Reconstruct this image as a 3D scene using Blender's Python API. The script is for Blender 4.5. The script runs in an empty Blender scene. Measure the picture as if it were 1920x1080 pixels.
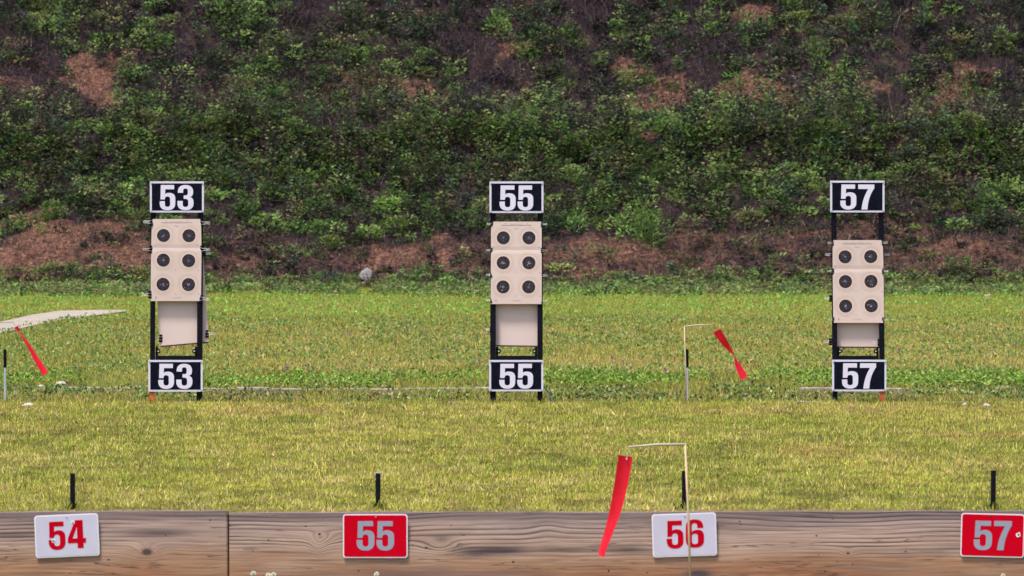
import bpy, math, random
import numpy as np
from mathutils import Vector
from mathutils.geometry import tessellate_polygon
R = math.radians
rng = np.random.default_rng(7)
random.seed(7)
scene = bpy.context.scene
col = scene.collection

# ------------------------------------------------------------------ camera model
# focal length in photo pixels (1920 wide), eye height above the lawn, horizon row
F, H0, HOR = 12065.0, 0.91, 516.0
DB, DT = 25.10, 45.70            # distance of the timber edging and of the target line (25 and 50 yards)
def X(px, D): return (px - 960.0) * D / F
def Z(py, D): return H0 + (HOR - py) * D / F

# ------------------------------------------------------------------ noise
_tabs = {}
def vnoise(x, y, seed=0):
    if seed not in _tabs:
        _tabs[seed] = np.random.default_rng(1000 + seed).random((256, 256))
    t = _tabs[seed]
    xi = np.floor(x).astype(int); yi = np.floor(y).astype(int)
    fx = x - xi; fy = y - yi
    fx = fx * fx * (3 - 2 * fx); fy = fy * fy * (3 - 2 * fy)
    a = t[xi % 256, yi % 256]; b = t[(xi + 1) % 256, yi % 256]
    c = t[xi % 256, (yi + 1) % 256]; d = t[(xi + 1) % 256, (yi + 1) % 256]
    return (a * (1 - fx) + b * fx) * (1 - fy) + (c * (1 - fx) + d * fx) * fy
def fbm(x, y, seed=0, octv=4):
    s = 0; a = 0.5; n = 0
    for i in range(octv):
        s = s + a * vnoise(x * 2 ** i + 17.3 * i, y * 2 ** i + 5.1 * i, seed + i); n += a; a *= 0.5
    return s / n
def sstep(a, b, x):
    t = np.clip((x - a) / (b - a), 0, 1); return t * t * (3 - 2 * t)

# ------------------------------------------------------------------ terrain
PY = [-60, 25.12, 25.17, 25.3, 45.5, 46.0, 49.0, 80.0, 80.6, 81.7, 82.3, 83.45, 83.72, 84.6, 85.4, 89.0, 91.5, 93, 106, 128, 900]
PZ = [-.32, -.32, -.03, -.012, 0.0, -.01, .045, .72, .92, 1.42, 1.68, 2.24, 2.80, 2.96, 3.18, 5.15, 6.25, 6.4, 6.4, 0, 0]
def prof(Y): return np.interp(Y, PY, PZ)
def Hh(x, Y):
    x = np.asarray(x, float); Y = np.asarray(Y, float)
    b = sstep(79.6, 81.0, Y) * (1 - sstep(110, 128, Y))
    wob = (fbm(x * .55, Y * .2, 40, 3) - .5) * 0.9 * b
    z = prof(Y + wob)
    z = z + b * ((fbm(x * .9, Y * .9, 50, 4) - .5) * .34 + (fbm(x * 5, Y * 5, 55, 3) - .5) * .09)
    far = sstep(46, 50, Y) * (1 - b)
    near = sstep(25.3, 26, Y) * (1 - sstep(44, 46, Y))
    z = z + far * (fbm(x * .6, Y * .4, 60, 3) - .5) * .03 + near * (fbm(x * .8, Y * .5, 63, 3) - .5) * .012
    return z
def uv(x, Y):
    return 960 + x * F / Y, HOR - (prof(Y) - H0) * F / Y
def at(px, py, lo=46.0, hi=90.0):
    """where the line of sight through a photo point meets the terrain"""
    Ys = np.linspace(lo, hi, 4000)
    x = (px - 960) * Ys / F
    v = HOR - (Hh(x, Ys) - H0) * F / Ys
    i = int(np.argmax(v <= py))
    return float(x[i]), float(Ys[i]), float(Hh(x[i], Ys[i]))

# bare soil patches: (px, py, rx, ry, strength)
PATCH = [(192, 165, 45, 50, 1), (195, 215, 30, 14, .7), (420, 205, 40, 20, .55), (795, 178, 60, 28, .8), (690, 170, 60, 25, .4),
         (985, 178, 42, 22, .8), (1060, 195, 40, 20, .5), (960, 95, 22, 30, .6), (1040, 60, 50, 22, .5), (1170, 125, 40, 22, .7),
         (1235, 195, 75, 34, 1), (1260, 150, 40, 25, .7), (1440, 185, 70, 35, 1), (1375, 175, 35, 25, .6), (1430, 28, 40, 28, .8),
         (1610, 180, 30, 18, .7), (1790, 165, 60, 35, .7), (1790, 210, 70, 22, .8), (1720, 25, 40, 18, .4), (1600, 45, 60, 25, .35),
         (15, 165, 30, 30, .4), (640, 160, 50, 30, .5), (560, 190, 60, 25, .4), (100, 460, 130, 42, .95), (40, 510, 90, 28, 1), (170, 505, 110, 30, .75),
         (230, 470, 80, 45, .6), (480, 500, 110, 35, .45), (780, 470, 110, 32, .85), (850, 510, 70, 30, .6), (800, 545, 45, 12, .6), (560, 470, 80, 25, .3),
         (1080, 480, 90, 40, .5), (1240, 470, 110, 32, .6), (1180, 510, 140, 30, .35), (1300, 500, 60, 25, .45), (1440, 480, 90, 28, .45),
         (1800, 485, 90, 35, .65), (1870, 510, 70, 30, .55), (1730, 440, 50, 30, .3), (1710, 500, 60, 30, .35), (1120, 350, 60, 12, .2), (1620, 330, 40, 14, .3)]
def soil(x, Y):
    u, v = uv(x, Y)
    u = u + (fbm(x * 2.2, Y * 2.2, 70, 5) - .5) * 150; v = v + (fbm(x * 2.2, Y * 2.2, 75, 5) - .5) * 80
    m = np.zeros_like(u)
    for (a, b, rx, ry, s) in PATCH:
        d = ((u - a) / rx) ** 2 + ((v - b) / ry) ** 2
        m = np.maximum(m, s * (1 - sstep(.45, 1.5, d)))
    m = m * (.55 + .75 * sstep(.3, .6, fbm(x * 3.2, Y * 3.2, 78, 4)))
    band = sstep(428, 455, v) * (1 - sstep(528, 548, v)) * sstep(.36, .58, fbm(x * 1.1, Y * 2.2, 79, 4)) * (.44 + .16 * (u < 300))
    return np.maximum(m, band) * sstep(80.0, 80.4, Y)

# gravel path on the left, outline in plan from the photo
pp_far = [(-700, 660), (-300, 630), (0, 606), (60, 592), (112, 584.5), (175, 583), (236, 583)]
pp_near = [(236, 585.5), (190, 592), (120, 601), (60, 613), (0, 627), (-300, 662), (-700, 700)]
path_pts = []
for (a, b) in pp_far + pp_near:
    x, y, z = at(a, b, 46, 80); path_pts.append((x, y))
def inpoly(x, y, P):
    c = np.zeros(x.shape, bool)
    for i in range(len(P)):
        x1, y1 = P[i]; x2, y2 = P[i - 1]
        if y1 == y2: continue
        k = ((y1 > y) != (y2 > y)) & (x < (x2 - x1) * (y - y1) / (y2 - y1) + x1)
        c ^= k
    return c

# ------------------------------------------------------------------ materials
MATS = {}
def newmat(name):
    m = bpy.data.materials.new(name); m.use_nodes = True
    nt = m.node_tree; b = nt.nodes['Principled BSDF']; MATS[name] = m
    return m, nt, b
def N(nt, t, **k):
    n = nt.nodes.new(t)
    for a, v in k.items(): setattr(n, a, v)
    return n
def ramp(nt, fac, stops):
    r = N(nt, 'ShaderNodeValToRGB')
    while len(r.color_ramp.elements) < len(stops): r.color_ramp.elements.new(.5)
    for e, (p, c) in zip(r.color_ramp.elements, stops):
        e.position = p; e.color = (*c, 1)
    nt.links.new(fac, r.inputs[0]); return r.outputs[0]
def noise(nt, scale, detail=4, rough=.55, vec=None, dist=0):
    n = N(nt, 'ShaderNodeTexNoise'); n.inputs['Scale'].default_value = scale
    n.inputs['Detail'].default_value = detail; n.inputs['Roughness'].default_value = rough; n.inputs['Distortion'].default_value = dist
    if vec is None:
        tc = N(nt, 'ShaderNodeTexCoord'); vec = tc.outputs['Object']
    nt.links.new(vec, n.inputs['Vector']); return n.outputs['Fac']
def mix(nt, fac, a, b, mode='MIX'):
    m = N(nt, 'ShaderNodeMix', data_type='RGBA', blend_type=mode)
    for s, v in ((0, fac), (6, a), (7, b)):
        if isinstance(v, (int, float)): m.inputs[s].default_value = v
        elif isinstance(v, tuple): m.inputs[s].default_value = (*v, 1)
        else: nt.links.new(v, m.inputs[s])
    return m.outputs[2]
def math_(nt, op, a, b=None, c=None):
    m = N(nt, 'ShaderNodeMath', operation=op)
    for s, v in enumerate((a, b, c)):
        if v is None: continue
        if isinstance(v, (int, float)): m.inputs[s].default_value = v
        else: nt.links.new(v, m.inputs[s])
    return m.outputs[0]
def bump(nt, b, h, strength=.5, dist=.01):
    n = N(nt, 'ShaderNodeBump'); n.inputs['Strength'].default_value = strength; n.inputs['Distance'].default_value = dist
    nt.links.new(h, n.inputs['Height']); nt.links.new(n.outputs[0], b.inputs['Normal'])
def paint(name, c, rough=.5, var=.12, scale=30, metal=0, spec=.4):
    m, nt, b = newmat(name)
    f = noise(nt, scale, 5, .65)
    lo = tuple(v * (1 - var) for v in c); hi = tuple(min(1, v * (1 + var)) for v in c)
    nt.links.new(ramp(nt, f, [(.3, lo), (.7, hi)]), b.inputs['Base Color'])
    b.inputs['Roughness'].default_value = rough; b.inputs['Metallic'].default_value = metal
    b.inputs['Specular IOR Level'].default_value = spec
    return m
def leafmat(name, trans=.3, rough=.6):
    m, nt, b = newmat(name)
    a = N(nt, 'ShaderNodeAttribute', attribute_name='Col')
    nt.links.new(a.outputs['Color'], b.inputs['Base Color'])
    b.inputs['Roughness'].default_value = rough; b.inputs['Specular IOR Level'].default_value = .25
    t = N(nt, 'ShaderNodeBsdfTranslucent'); nt.links.new(a.outputs['Color'], t.inputs['Color'])
    mx = N(nt, 'ShaderNodeMixShader'); mx.inputs[0].default_value = trans
    nt.links.new(b.outputs[0], mx.inputs[1]); nt.links.new(t.outputs[0], mx.inputs[2])
    nt.links.new(mx.outputs[0], nt.nodes['Material Output'].inputs[0])
    return m
M_grass = leafmat('grass_blade', .35)
M_leaf = leafmat('weed_leaf', .3)
M_dry = leafmat('dry_litter', .1, .8)

# lawn soil/thatch
m, nt, b = newmat('lawn_thatch'); M_lawn = m
f1 = noise(nt, 1.3, 5); f2 = noise(nt, 40, 4)
c1 = ramp(nt, f1, [(.35, (.10, .105, .028)), (.6, (.19, .14, .05))]); c2 = ramp(nt, f2, [(.3, (.5, .5, .5)), (.7, (1.3, 1.3, 1.3))])
nt.links.new(mix(nt, 1.0, c1, c2, 'MULTIPLY'), b.inputs['Base Color']); b.inputs['Roughness'].default_value = .95
b.inputs['Specular IOR Level'].default_value = .1
bump(nt, b, f2, .8, .02)
# berm soil
m, nt, b = newmat('berm_soil'); M_soil = m
at_ = N(nt, 'ShaderNodeAttribute', attribute_name='Col')
f1 = noise(nt, 2.2, 6, .6); f2 = noise(nt, 16, 6, .65); f3 = noise(nt, 60, 4)
dark = ramp(nt, f2, [(.3, (.008, .005, .008)), (.55, (.026, .017, .022)), (.78, (.06, .038, .038))])
red = ramp(nt, f2, [(.28, (.035, .015, .012)), (.46, (.12, .055, .037)), (.62, (.22, .112, .080)), (.8, (.36, .21, .165))])
f0 = noise(nt, 7, 6, .7); fac = math_(nt, 'MULTIPLY_ADD', f0, 2.2, -1.1); fac = math_(nt, 'MULTIPLY_ADD', f1, .7, math_(nt, 'ADD', fac, -.38)); fac = math_(nt, 'ADD', fac, at_.outputs['Fac'])
fac = math_(nt, 'SMOOTHSTEP' if False else 'MULTIPLY', fac, 1.15)
cl = N(nt, 'ShaderNodeClamp'); nt.links.new(fac, cl.inputs[0])
nt.links.new(mix(nt, cl.outputs[0], dark, red), b.inputs['Base Color'])
b.inputs['Roughness'].default_value = .95; b.inputs['Specular IOR Level'].default_value = .1
bump(nt, b, math_(nt, 'ADD', f2, f3), .9, .04)
# gravel
m, nt, b = newmat('gravel'); M_gravel = m
f = noise(nt, 26, 5, .7); f2 = noise(nt, 3, 3)
c = mix(nt, .5, ramp(nt, f, [(.3, (.18, .14, .11)), (.7, (.40, .34, .28))]), ramp(nt, f2, [(.3, (.26, .20, .15)), (.7, (.38, .33, .28))]))
nt.links.new(c, b.inputs['Base Color']); b.inputs['Roughness'].default_value = .95; bump(nt, b, f, .6, .01)
M_conc = paint('weathered_concrete', (.27, .24, .20), .9, .55, 22, spec=.15)
M_rock = paint('grey_rock', (.19, .17, .175), .85, .3, 9, spec=.2)
M_rockp = paint('pink_rock', (.34, .24, .19), .85, .25, 9, spec=.2)
M_quartz = paint('pale_stone', (.40, .37, .33), .8, .2, 20, spec=.2)
M_black = paint('black_paint', (.006, .006, .011), .7, .5, 35, spec=.06)
M_orange = paint('orange_wood', (.42, .10, .035), .7, .35, 45, spec=.2)
M_brownedge = paint('brown_edge', (.07, .018, .018), .8, .3, 40)
M_pipe = paint('galvanised_pipe', (.40, .40, .43), .45, .2, 50, metal=.3)
M_wire = paint('steel_wire', (.55, .54, .55), .35, .1, 50, metal=.4)
M_zinc = paint('zinc_bolt', (.50, .50, .55), .4, .25, 80, metal=.5)
M_stick = paint('bamboo_stick', (.46, .34, .19), .6, .2, 30)
M_pale = paint('pale_dowel', (.42, .37, .28), .6, .2, 30)
M_signblack = paint('sign_black', (.0035, .0045, .012), .6, .7, 22, spec=.06)
M_signwhite = paint('sign_white', (.58, .55, .66), .45, .05, 18)
M_digwhite = paint('digit_white', (.60, .57, .67), .5, .05, 14)
M_platewhite = paint('plate_white', (.50, .485, .60), .42, .045, 14, spec=.4)
M_platered = paint('plate_red', (.50, .0006, .012), .6, .07, 12, spec=.03)
M_rimwhite = paint('rim_white', (.72, .69, .76), .45, .05, 20)
M_digred = paint('digit_red', (.44, .0006, .010), .6, .08, 16, spec=.03)
M_diggrey = paint('digit_grey', (.26, .28, .36), .5, .06, 16)
M_chip = paint('chipped_enamel', (.75, .74, .78), .7, .1, 60)
M_hole = paint('hole_dark', (.02, .02, .02), .9, .3, 60)
M_ink = paint('target_ink', (.012, .010, .020), .8, .3, 70, spec=.05)
M_inkring = paint('target_ring', (.21, .195, .22), .75, .2, 70, spec=.15)
M_inkfaint = paint('faint_print', (.42, .33, .27), .8, .15, 70, spec=.15)
M_halo = paint('halo_print', (.66, .49, .36), .8, .08, 70, spec=.15)
M_inktext = paint('text_print', (.16, .13, .13), .8, .3, 90, spec=.15)
M_torn = paint('torn_paper', (.62, .52, .48), .9, .2, 90)
M_stemg = paint('flower_stem', (.08, .16, .03), .7, .2, 40)
M_petalp = paint('clover_petal', (.42, .25, .33), .7, .25, 90)
M_petalw = paint('white_petal', (.74, .72, .62), .7, .12, 90)
M_blue = paint('blue_cord', (.03, .16, .30), .6, .2, 40)
M_strap = paint('orange_strap', (.55, .13, .07), .7, .3, 30)
# paper with soft mottling
m, nt, b = newmat('target_paper'); M_paper = m
f = noise(nt, 6, 5, .6)
nt.links.new(ramp(nt, f, [(.3, (.56, .44, .40)), (.7, (.60, .48, .435))]), b.inputs['Base Color']); b.inputs['Roughness'].default_value = .85
b.inputs['Specular IOR Level'].default_value = .15
m, nt, b = newmat('backing_card'); M_card = m
f = noise(nt, 4, 5, .6)
nt.links.new(ramp(nt, f, [(.3, (.58, .455, .425)), (.7, (.64, .51, .475))]), b.inputs['Base Color']); b.inputs['Roughness'].default_value = .85
b.inputs['Specular IOR Level'].default_value = .15
# ribbon
m, nt, b = newmat('red_ribbon'); M_red = m
f = noise(nt, 25, 3)
nt.links.new(ramp(nt, f, [(.3, (.72, .002, .018)), (.7, (.85, .005, .028))]), b.inputs['Base Color']); b.inputs['Roughness'].default_value = .5
t = N(nt, 'ShaderNodeBsdfTranslucent'); t.inputs[0].default_value = (.95, .006, .03, 1)
mx = N(nt, 'ShaderNodeMixShader'); mx.inputs[0].default_value = .42
nt.links.new(b.outputs[0], mx.inputs[1]); nt.links.new(t.outputs[0], mx.inputs[2]); nt.links.new(mx.outputs[0], nt.nodes['Material Output'].inputs[0])

def wood(name, seed, knots, holes, darks, warm=.5):
    """weathered pine; knots, nail holes and stains are (x, z, ...) in the board's own metres"""
    m, nt, b = newmat(name)
    tc = N(nt, 'ShaderNodeTexCoord'); sp = N(nt, 'ShaderNodeSeparateXYZ'); nt.links.new(tc.outputs['Object'], sp.inputs[0])
    x, z = sp.outputs[0], sp.outputs[2]
    def comb(a, c, w=seed):
        k = N(nt, 'ShaderNodeCombineXYZ'); nt.links.new(a, k.inputs[0]); nt.links.new(c, k.inputs[2]); k.inputs[1].default_value = w
        return k.outputs[0]
    wav = noise(nt, 1, 2, .5, comb(math_(nt, 'MULTIPLY', x, .9), math_(nt, 'MULTIPLY', z, 3.5)))
    v = math_(nt, 'MULTIPLY_ADD', wav, .085, z)
    def gauss(kx, kz, rx, rz):
        dx = math_(nt, 'DIVIDE', math_(nt, 'SUBTRACT', x, kx), rx); dz = math_(nt, 'DIVIDE', math_(nt, 'SUBTRACT', z, kz), rz)
        q = math_(nt, 'ADD', math_(nt, 'MULTIPLY', dx, dx), math_(nt, 'MULTIPLY', dz, dz))
        return math_(nt, 'EXPONENT', math_(nt, 'MULTIPLY', q, -1.0))
    for (kx, kz, rx, rz, amp, dk) in knots:
        v = math_(nt, 'ADD', v, math_(nt, 'MULTIPLY', gauss(kx, kz, rx, rz), amp))
    # growth rings cut by the plank face: long lines
    ph = math_(nt, 'MULTIPLY', v, 2 * math.pi * 62)
    s = math_(nt, 'MULTIPLY_ADD', math_(nt, 'SINE', ph), .5, .5); s = math_(nt, 'POWER', s, 2.6)
    gate = noise(nt, 1, 3, .5, comb(math_(nt, 'MULTIPLY', x, 1.6), math_(nt, 'MULTIPLY', v, 16), seed + 3))
    gate = ramp(nt, gate, [(.38, (.0, .0, .0)), (.62, (1, 1, 1))])
    upper = ramp(nt, math_(nt, 'MULTIPLY_ADD', hz_ := math_(nt, 'ADD', z, math_(nt, 'MULTIPLY', gate, .04)), 7.0, 1.25), [(.1, (.12, .12, .12)), (.6, (1, 1, 1))])
    line = math_(nt, 'MULTIPLY', math_(nt, 'MULTIPLY', s, gate), upper)
    fine = noise(nt, 1, 5, .6, comb(math_(nt, 'MULTIPLY', x, 5), math_(nt, 'MULTIPLY', v, 150), seed + 5))
    stain = noise(nt, 1, 4, .6, comb(math_(nt, 'MULTIPLY', x, 1.5), math_(nt, 'MULTIPLY', z, 9), seed + 9))
    hz = math_(nt, 'MULTIPLY_ADD', stain, .30, z)             # z is 0 at the top, negative downwards
    base = ramp(nt, math_(nt, 'MULTIPLY_ADD', hz, 3.0, 0.56), [(.0, (.21 + .03 * warm, .09, .042)), (.35, (.31, .175, .105)), (.62, (.39, .275, .215)), (.95, (.34, .255, .235))])
    base = mix(nt, 1.0, base, ramp(nt, fine, [(.3, (.66, .63, .63)), (.7, (1.2, 1.2, 1.18))]), 'MULTIPLY')
    base = mix(nt, math_(nt, 'MULTIPLY', line, .72), base, (.105, .075, .075))
    crk = noise(nt, 1, 3, .6, comb(math_(nt, 'MULTIPLY', x, 1.3), math_(nt, 'MULTIPLY', v, 34), seed + 21))
    crk = math_(nt, 'LESS_THAN', math_(nt, 'ABSOLUTE', math_(nt, 'SUBTRACT', crk, .56)), .0085)
    brk = noise(nt, 1, 2, .5, comb(math_(nt, 'MULTIPLY', x, 3.5), math_(nt, 'MULTIPLY', z, 12), seed + 31))
    crk = math_(nt, 'MULTIPLY', crk, ramp(nt, brk, [(.42, (0, 0, 0)), (.6, (1, 1, 1))]))
    base = mix(nt, math_(nt, 'MULTIPLY', crk, .75), base, (.05, .035, .033))
    st = noise(nt, 1, 3, .55, comb(math_(nt, 'MULTIPLY', x, 1.0), math_(nt, 'MULTIPLY', z, 14), seed + 13))
    base = mix(nt, math_(nt, 'MULTIPLY', ramp(nt, st, [(.53, (0, 0, 0)), (.66, (1, 1, 1))]), .55), base, (.13, .095, .10))
    # dark weathered band along the upper edge
    topn = math_(nt, 'MULTIPLY_ADD', fine, .008, math_(nt, 'MULTIPLY_ADD', stain, .02, z))
    base = mix(nt, math_(nt, 'MULTIPLY', ramp(nt, math_(nt, 'MULTIPLY_ADD', topn, 20.0, .75), [(.30, (0, 0, 0)), (.55, (1, 1, 1))]), .62), base, (.10, .075, .075))
    for (kx, kz, rx, rz, a) in darks:
        g = gauss(kx, kz, rx, rz); g = math_(nt, 'MULTIPLY', g, math_(nt, 'MULTIPLY_ADD', fine, 1.2, .4)); g = math_(nt, 'MINIMUM', math_(nt, 'MULTIPLY', g, a), 1.0)
        base = mix(nt, g, base, (.07, .05, .055))
    for (kx, kz, rx, rz, amp, dk) in knots:
        if dk <= 0: continue
        g = math_(nt, 'MINIMUM', math_(nt, 'MULTIPLY', gauss(kx, kz, dk, dk * .62), 1.6), .9)
        base = mix(nt, g, base, (.035, .025, .025))
    for (kx, kz, r) in holes:
        g = gauss(kx, kz, r, r * .8); g = math_(nt, 'GREATER_THAN', g, .4)
        base = mix(nt, g, base, (.02, .015, .015))
    nt.links.new(base, b.inputs['Base Color']); b.inputs['Roughness'].default_value = .85; b.inputs['Specular IOR Level'].default_value = .2
    bump(nt, b, math_(nt, 'SUBTRACT', math_(nt, 'MULTIPLY', fine, .4), line), .5, .003)
    return m

# ------------------------------------------------------------------ object helpers
def link(name, me, parent=None, mats=(), loc=(0, 0, 0)):
    o = bpy.data.objects.new(name, me)
    for m in mats: me.materials.append(m)
    col.objects.link(o)
    if parent is not None: o.parent = parent
    o.location = loc
    return o
def tag(o, label=None, cat=None, group=None, kind=None):
    if label: o['label'] = label
    if cat: o['category'] = cat
    if group: o['group'] = group
    if kind: o['kind'] = kind
    return o
def empty(name, loc, label, cat, group=None, rot=(0, 0, 0)):
    o = bpy.data.objects.new(name, None); col.objects.link(o); o.location = loc; o.rotation_euler = rot
    o.empty_display_size = .05
    return tag(o, label, cat, group)
class MB:
    def __init__(s): s.v = []; s.f = []; s.m = []
    def add(s, vs, fs, mi=0):
        n = len(s.v); s.v += [tuple(map(float, p)) for p in vs]; s.f += [tuple(i + n for i in f) for f in fs]; s.m += [mi] * len(fs)
        return s
    def box(s, a, b, mi=0, bev=0.0):
        (x0, y0, z0), (x1, y1, z1) = a, b
        if bev <= 0:
            vs = [(x, y, z) for x in (x0, x1) for y in (y0, y1) for z in (z0, z1)]
            return s.add(vs, [(0, 1, 3, 2), (4, 6, 7, 5), (0, 4, 5, 1), (2, 3, 7, 6), (0, 2, 6, 4), (1, 5, 7, 3)], mi)
        # chamfered box
        vs = []; idx = {}
        for sx in (0, 1):
            for sy in (0, 1):
                for sz in (0, 1):
                    for ax in range(3):
                        p = [(x0, x1)[sx], (y0, y1)[sy], (z0, z1)[sz]]
                        for k, sg in enumerate((sx, sy, sz)):
                            if k != ax: p[k] += bev * (1 - 2 * sg)
                        idx[(sx, sy, sz, ax)] = len(vs); vs.append(p)
        fs = []
        for ax in range(3):
            o1, o2 = [k for k in range(3) if k != ax]
            for sg in (0, 1):
                q = []
                for (a1, a2) in ((0, 0), (1, 0), (1, 1), (0, 1)):
                    c = [0, 0, 0]; c[ax] = sg; c[o1] = a1; c[o2] = a2; q.append(idx[(*c, ax)])
                fs.append(tuple(q))
            for a1 in (0, 1):
                for a2 in (0, 1):
                    c0 = [0, 0, 0]; c0[o1] = a1; c0[o2] = a2; c1 = list(c0); c1[ax] = 1
                    fs.append((idx[(*c0, o1)], idx[(*c1, o1)], idx[(*c1, o2)], idx[(*c0, o2)]))
        for sx in (0, 1):
            for sy in (0, 1):
                for sz in (0, 1): fs.append(tuple(idx[(sx, sy, sz, k)] for k in range(3)))
        return s.add(vs, fs, mi)
    def tube(s, pts, r, n=8, mi=0, cap=True):
        pts = [Vector(p) for p in pts]; rs = r if isinstance(r, (list, tuple)) else [r] * len(pts)
        rings = []; vs = []; fs = []
        ref = None
        for i, p in enumerate(pts):
            d = (pts[min(i + 1, len(pts) - 1)] - pts[max(i - 1, 0)]).normalized()
            if ref is None:
                ref = Vector((0, 0, 1)) if abs(d.z) < .9 else Vector((1, 0, 0))
            a = (ref - d * ref.dot(d)).normalized(); bb = d.cross(a); ref = a
            for k in range(n):
                t = 2 * math.pi * k / n; vs.append(p + (a * math.cos(t) + bb * math.sin(t)) * rs[i])
        for i in range(len(pts) - 1):
            for k in range(n):
                fs.append((i * n + k, i * n + (k + 1) % n, (i + 1) * n + (k + 1) % n, (i + 1) * n + k))
        if cap: fs.append(tuple(range(n))[::-1]); fs.append(tuple((len(pts) - 1) * n + k for k in range(n)))
        return s.add(vs, fs, mi)
    def build(s, name, mats, parent=None, loc=(0, 0, 0), smooth=False, off=None):
        me = bpy.data.meshes.new(name)
        v = s.v
        if off is not None: v = [(p[0] - off[0], p[1] - off[1], p[2] - off[2]) for p in v]
        me.from_pydata(v, [], s.f)
        if not isinstance(mats, (list, tuple)): mats = [mats]
        o = link(name, me, parent, mats, loc)
        for p, mi in zip(me.polygons, s.m): p.material_index = mi; p.use_smooth = smooth
        me.validate(); me.update()
        return o
def npmesh(name, verts, faces, cols=None, mats=(), smooth=False):
    me = bpy.data.meshes.new(name)
    nv, (nf, k) = len(verts), faces.shape
    me.vertices.add(nv); me.vertices.foreach_set('co', np.asarray(verts, np.float32).ravel())
    me.loops.add(nf * k); me.loops.foreach_set('vertex_index', faces.astype(np.int32).ravel())
    me.polygons.add(nf); me.polygons.foreach_set('loop_start', np.arange(0, nf * k, k, dtype=np.int32))
    me.polygons.foreach_set('use_smooth', np.full(nf, smooth))
    if cols is not None:
        a = me.color_attributes.new('Col', 'FLOAT_COLOR', 'POINT')
        c4 = np.ones((nv, 4), np.float32); c4[:, :cols.shape[1]] = cols
        a.data.foreach_set('color', c4.ravel())
    me.update(calc_edges=True)
    return link(name, me, None, mats)
def grid(name, xs, ys, mat, soilcol=False, dz=0, mask=None):
    gx, gy = np.meshgrid(xs, ys, indexing='ij'); z = Hh(gx, gy) + dz
    v = np.stack([gx.ravel(), gy.ravel(), z.ravel()], 1)
    n, m_ = gx.shape; i, j = np.meshgrid(np.arange(n - 1), np.arange(m_ - 1), indexing='ij'); a = (i * m_ + j).ravel()
    f = np.stack([a, a + m_, a + m_ + 1, a + 1], 1)
    c = None
    if soilcol: c = np.repeat(soil(gx, gy).reshape(-1, 1), 3, 1)
    return npmesh(name, v, f, c, [mat], True)

# ------------------------------------------------------------------ setting
def axis(lo, hi, step, outer):
    a = list(np.arange(lo, hi + step / 2, step))
    return np.array(sorted([-o for o in outer]) + a + sorted(outer))
ys = np.concatenate([[-60, -20, 0, 15, 22, 24.6, 25.12, 25.17, 25.3], np.arange(25.6, 46, .4), np.arange(46, 79.9, .25), [80.0]])
g = grid('ground', axis(-9, 9, .25, [10, 13, 20, 40, 90, 200, 500, 900]), ys, M_lawn); tag(g, kind='structure')
ys2 = np.concatenate([np.arange(80.0, 91.5, .055), [91.6, 92.2, 93, 95, 100, 106, 112, 120, 128, 160, 300, 900]])
g = grid('hillside', axis(-9.5, 9.5, .06, [10, 12, 16, 24, 40, 90, 200, 500, 900]), ys2, M_soil, True); tag(g, kind='structure')
# path
from mathutils import geometry
mb = MB(); P = path_pts
nrow = len(pp_far); far = P[:nrow]; near = P[nrow:][::-1]
for i in range(nrow - 1):
    for k in range(6):
        q = []
        for (ii, kk) in ((i, k), (i + 1, k), (i + 1, k + 1), (i, k + 1)):
            t = kk / 6; x = near[ii][0] * (1 - t) + far[ii][0] * t; y = near[ii][1] * (1 - t) + far[ii][1] * t
            q.append((x, y, float(Hh(x, y)) + .012))
        mb.add(q, [(0, 1, 2, 3)])
tag(mb.build('path', M_gravel), kind='structure')

# broken concrete edging, flush strips half grown over
def kerb(px0, px1, D, w, h, n):
    mb = MB(); x0, x1 = X(px0, D), X(px1, D)
    zt = []
    for i in range(n):
        a = x0 + (x1 - x0) * i / n; c = x0 + (x1 - x0) * (i + 1) / n - random.uniform(.004, .02)
        z = float(Hh((a + c) / 2, D)) + h + random.uniform(-.006, .006)
        mb.box((a, D - w / 2 + random.uniform(-.02, .02), z - .12), (c, D + w / 2, z), bev=.006)
    return tag(mb.build('kerb', M_conc), kind='structure')
kerb(-150, 260, 48.8, .10, .018, 6)
kerb(380, 950, 48.8, .10, .016, 9)
kerb(1500, 1705, 48.8, .10, .016, 3)
kerb(1690, 2150, 45.95, .08, .014, 7)
kerb(1130, 1330, 45.9, .06, .012, 3)

# ------------------------------------------------------------------ vegetation generators
def blades(x, y, z, h, w, colr, tilt=.5, bend=.35):
    n = len(x); ang = rng.random(n) * 2 * math.pi; az = rng.random(n) * 2 * math.pi
    s = np.stack([np.cos(ang), np.sin(ang), np.zeros(n)], 1) * (w / 2)[:, None]
    tl = rng.random(n) * tilt
    d = np.stack([np.cos(az) * np.sin(tl), np.sin(az) * np.sin(tl), np.cos(tl)], 1)
    b0 = np.stack([x, y, z], 1)
    mid = b0 + d * (h * .55)[:, None]
    d2 = d + np.stack([np.cos(az), np.sin(az), -.35 * np.ones(n)], 1) * (bend * rng.random(n))[:, None]
    tip = mid + d2 * (h * .45)[:, None]
    v = np.stack([b0 - s, b0 + s, mid + s * .8, mid - s * .8, tip], 1).reshape(-1, 3)
    a = np.arange(n) * 5
    f = np.concatenate([np.stack([a, a + 1, a + 2], 1), np.stack([a, a + 2, a + 3], 1), np.stack([a + 3, a + 2, a + 4], 1)])
    c = np.repeat(colr, 5, 0)
    return v, f, c
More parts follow.
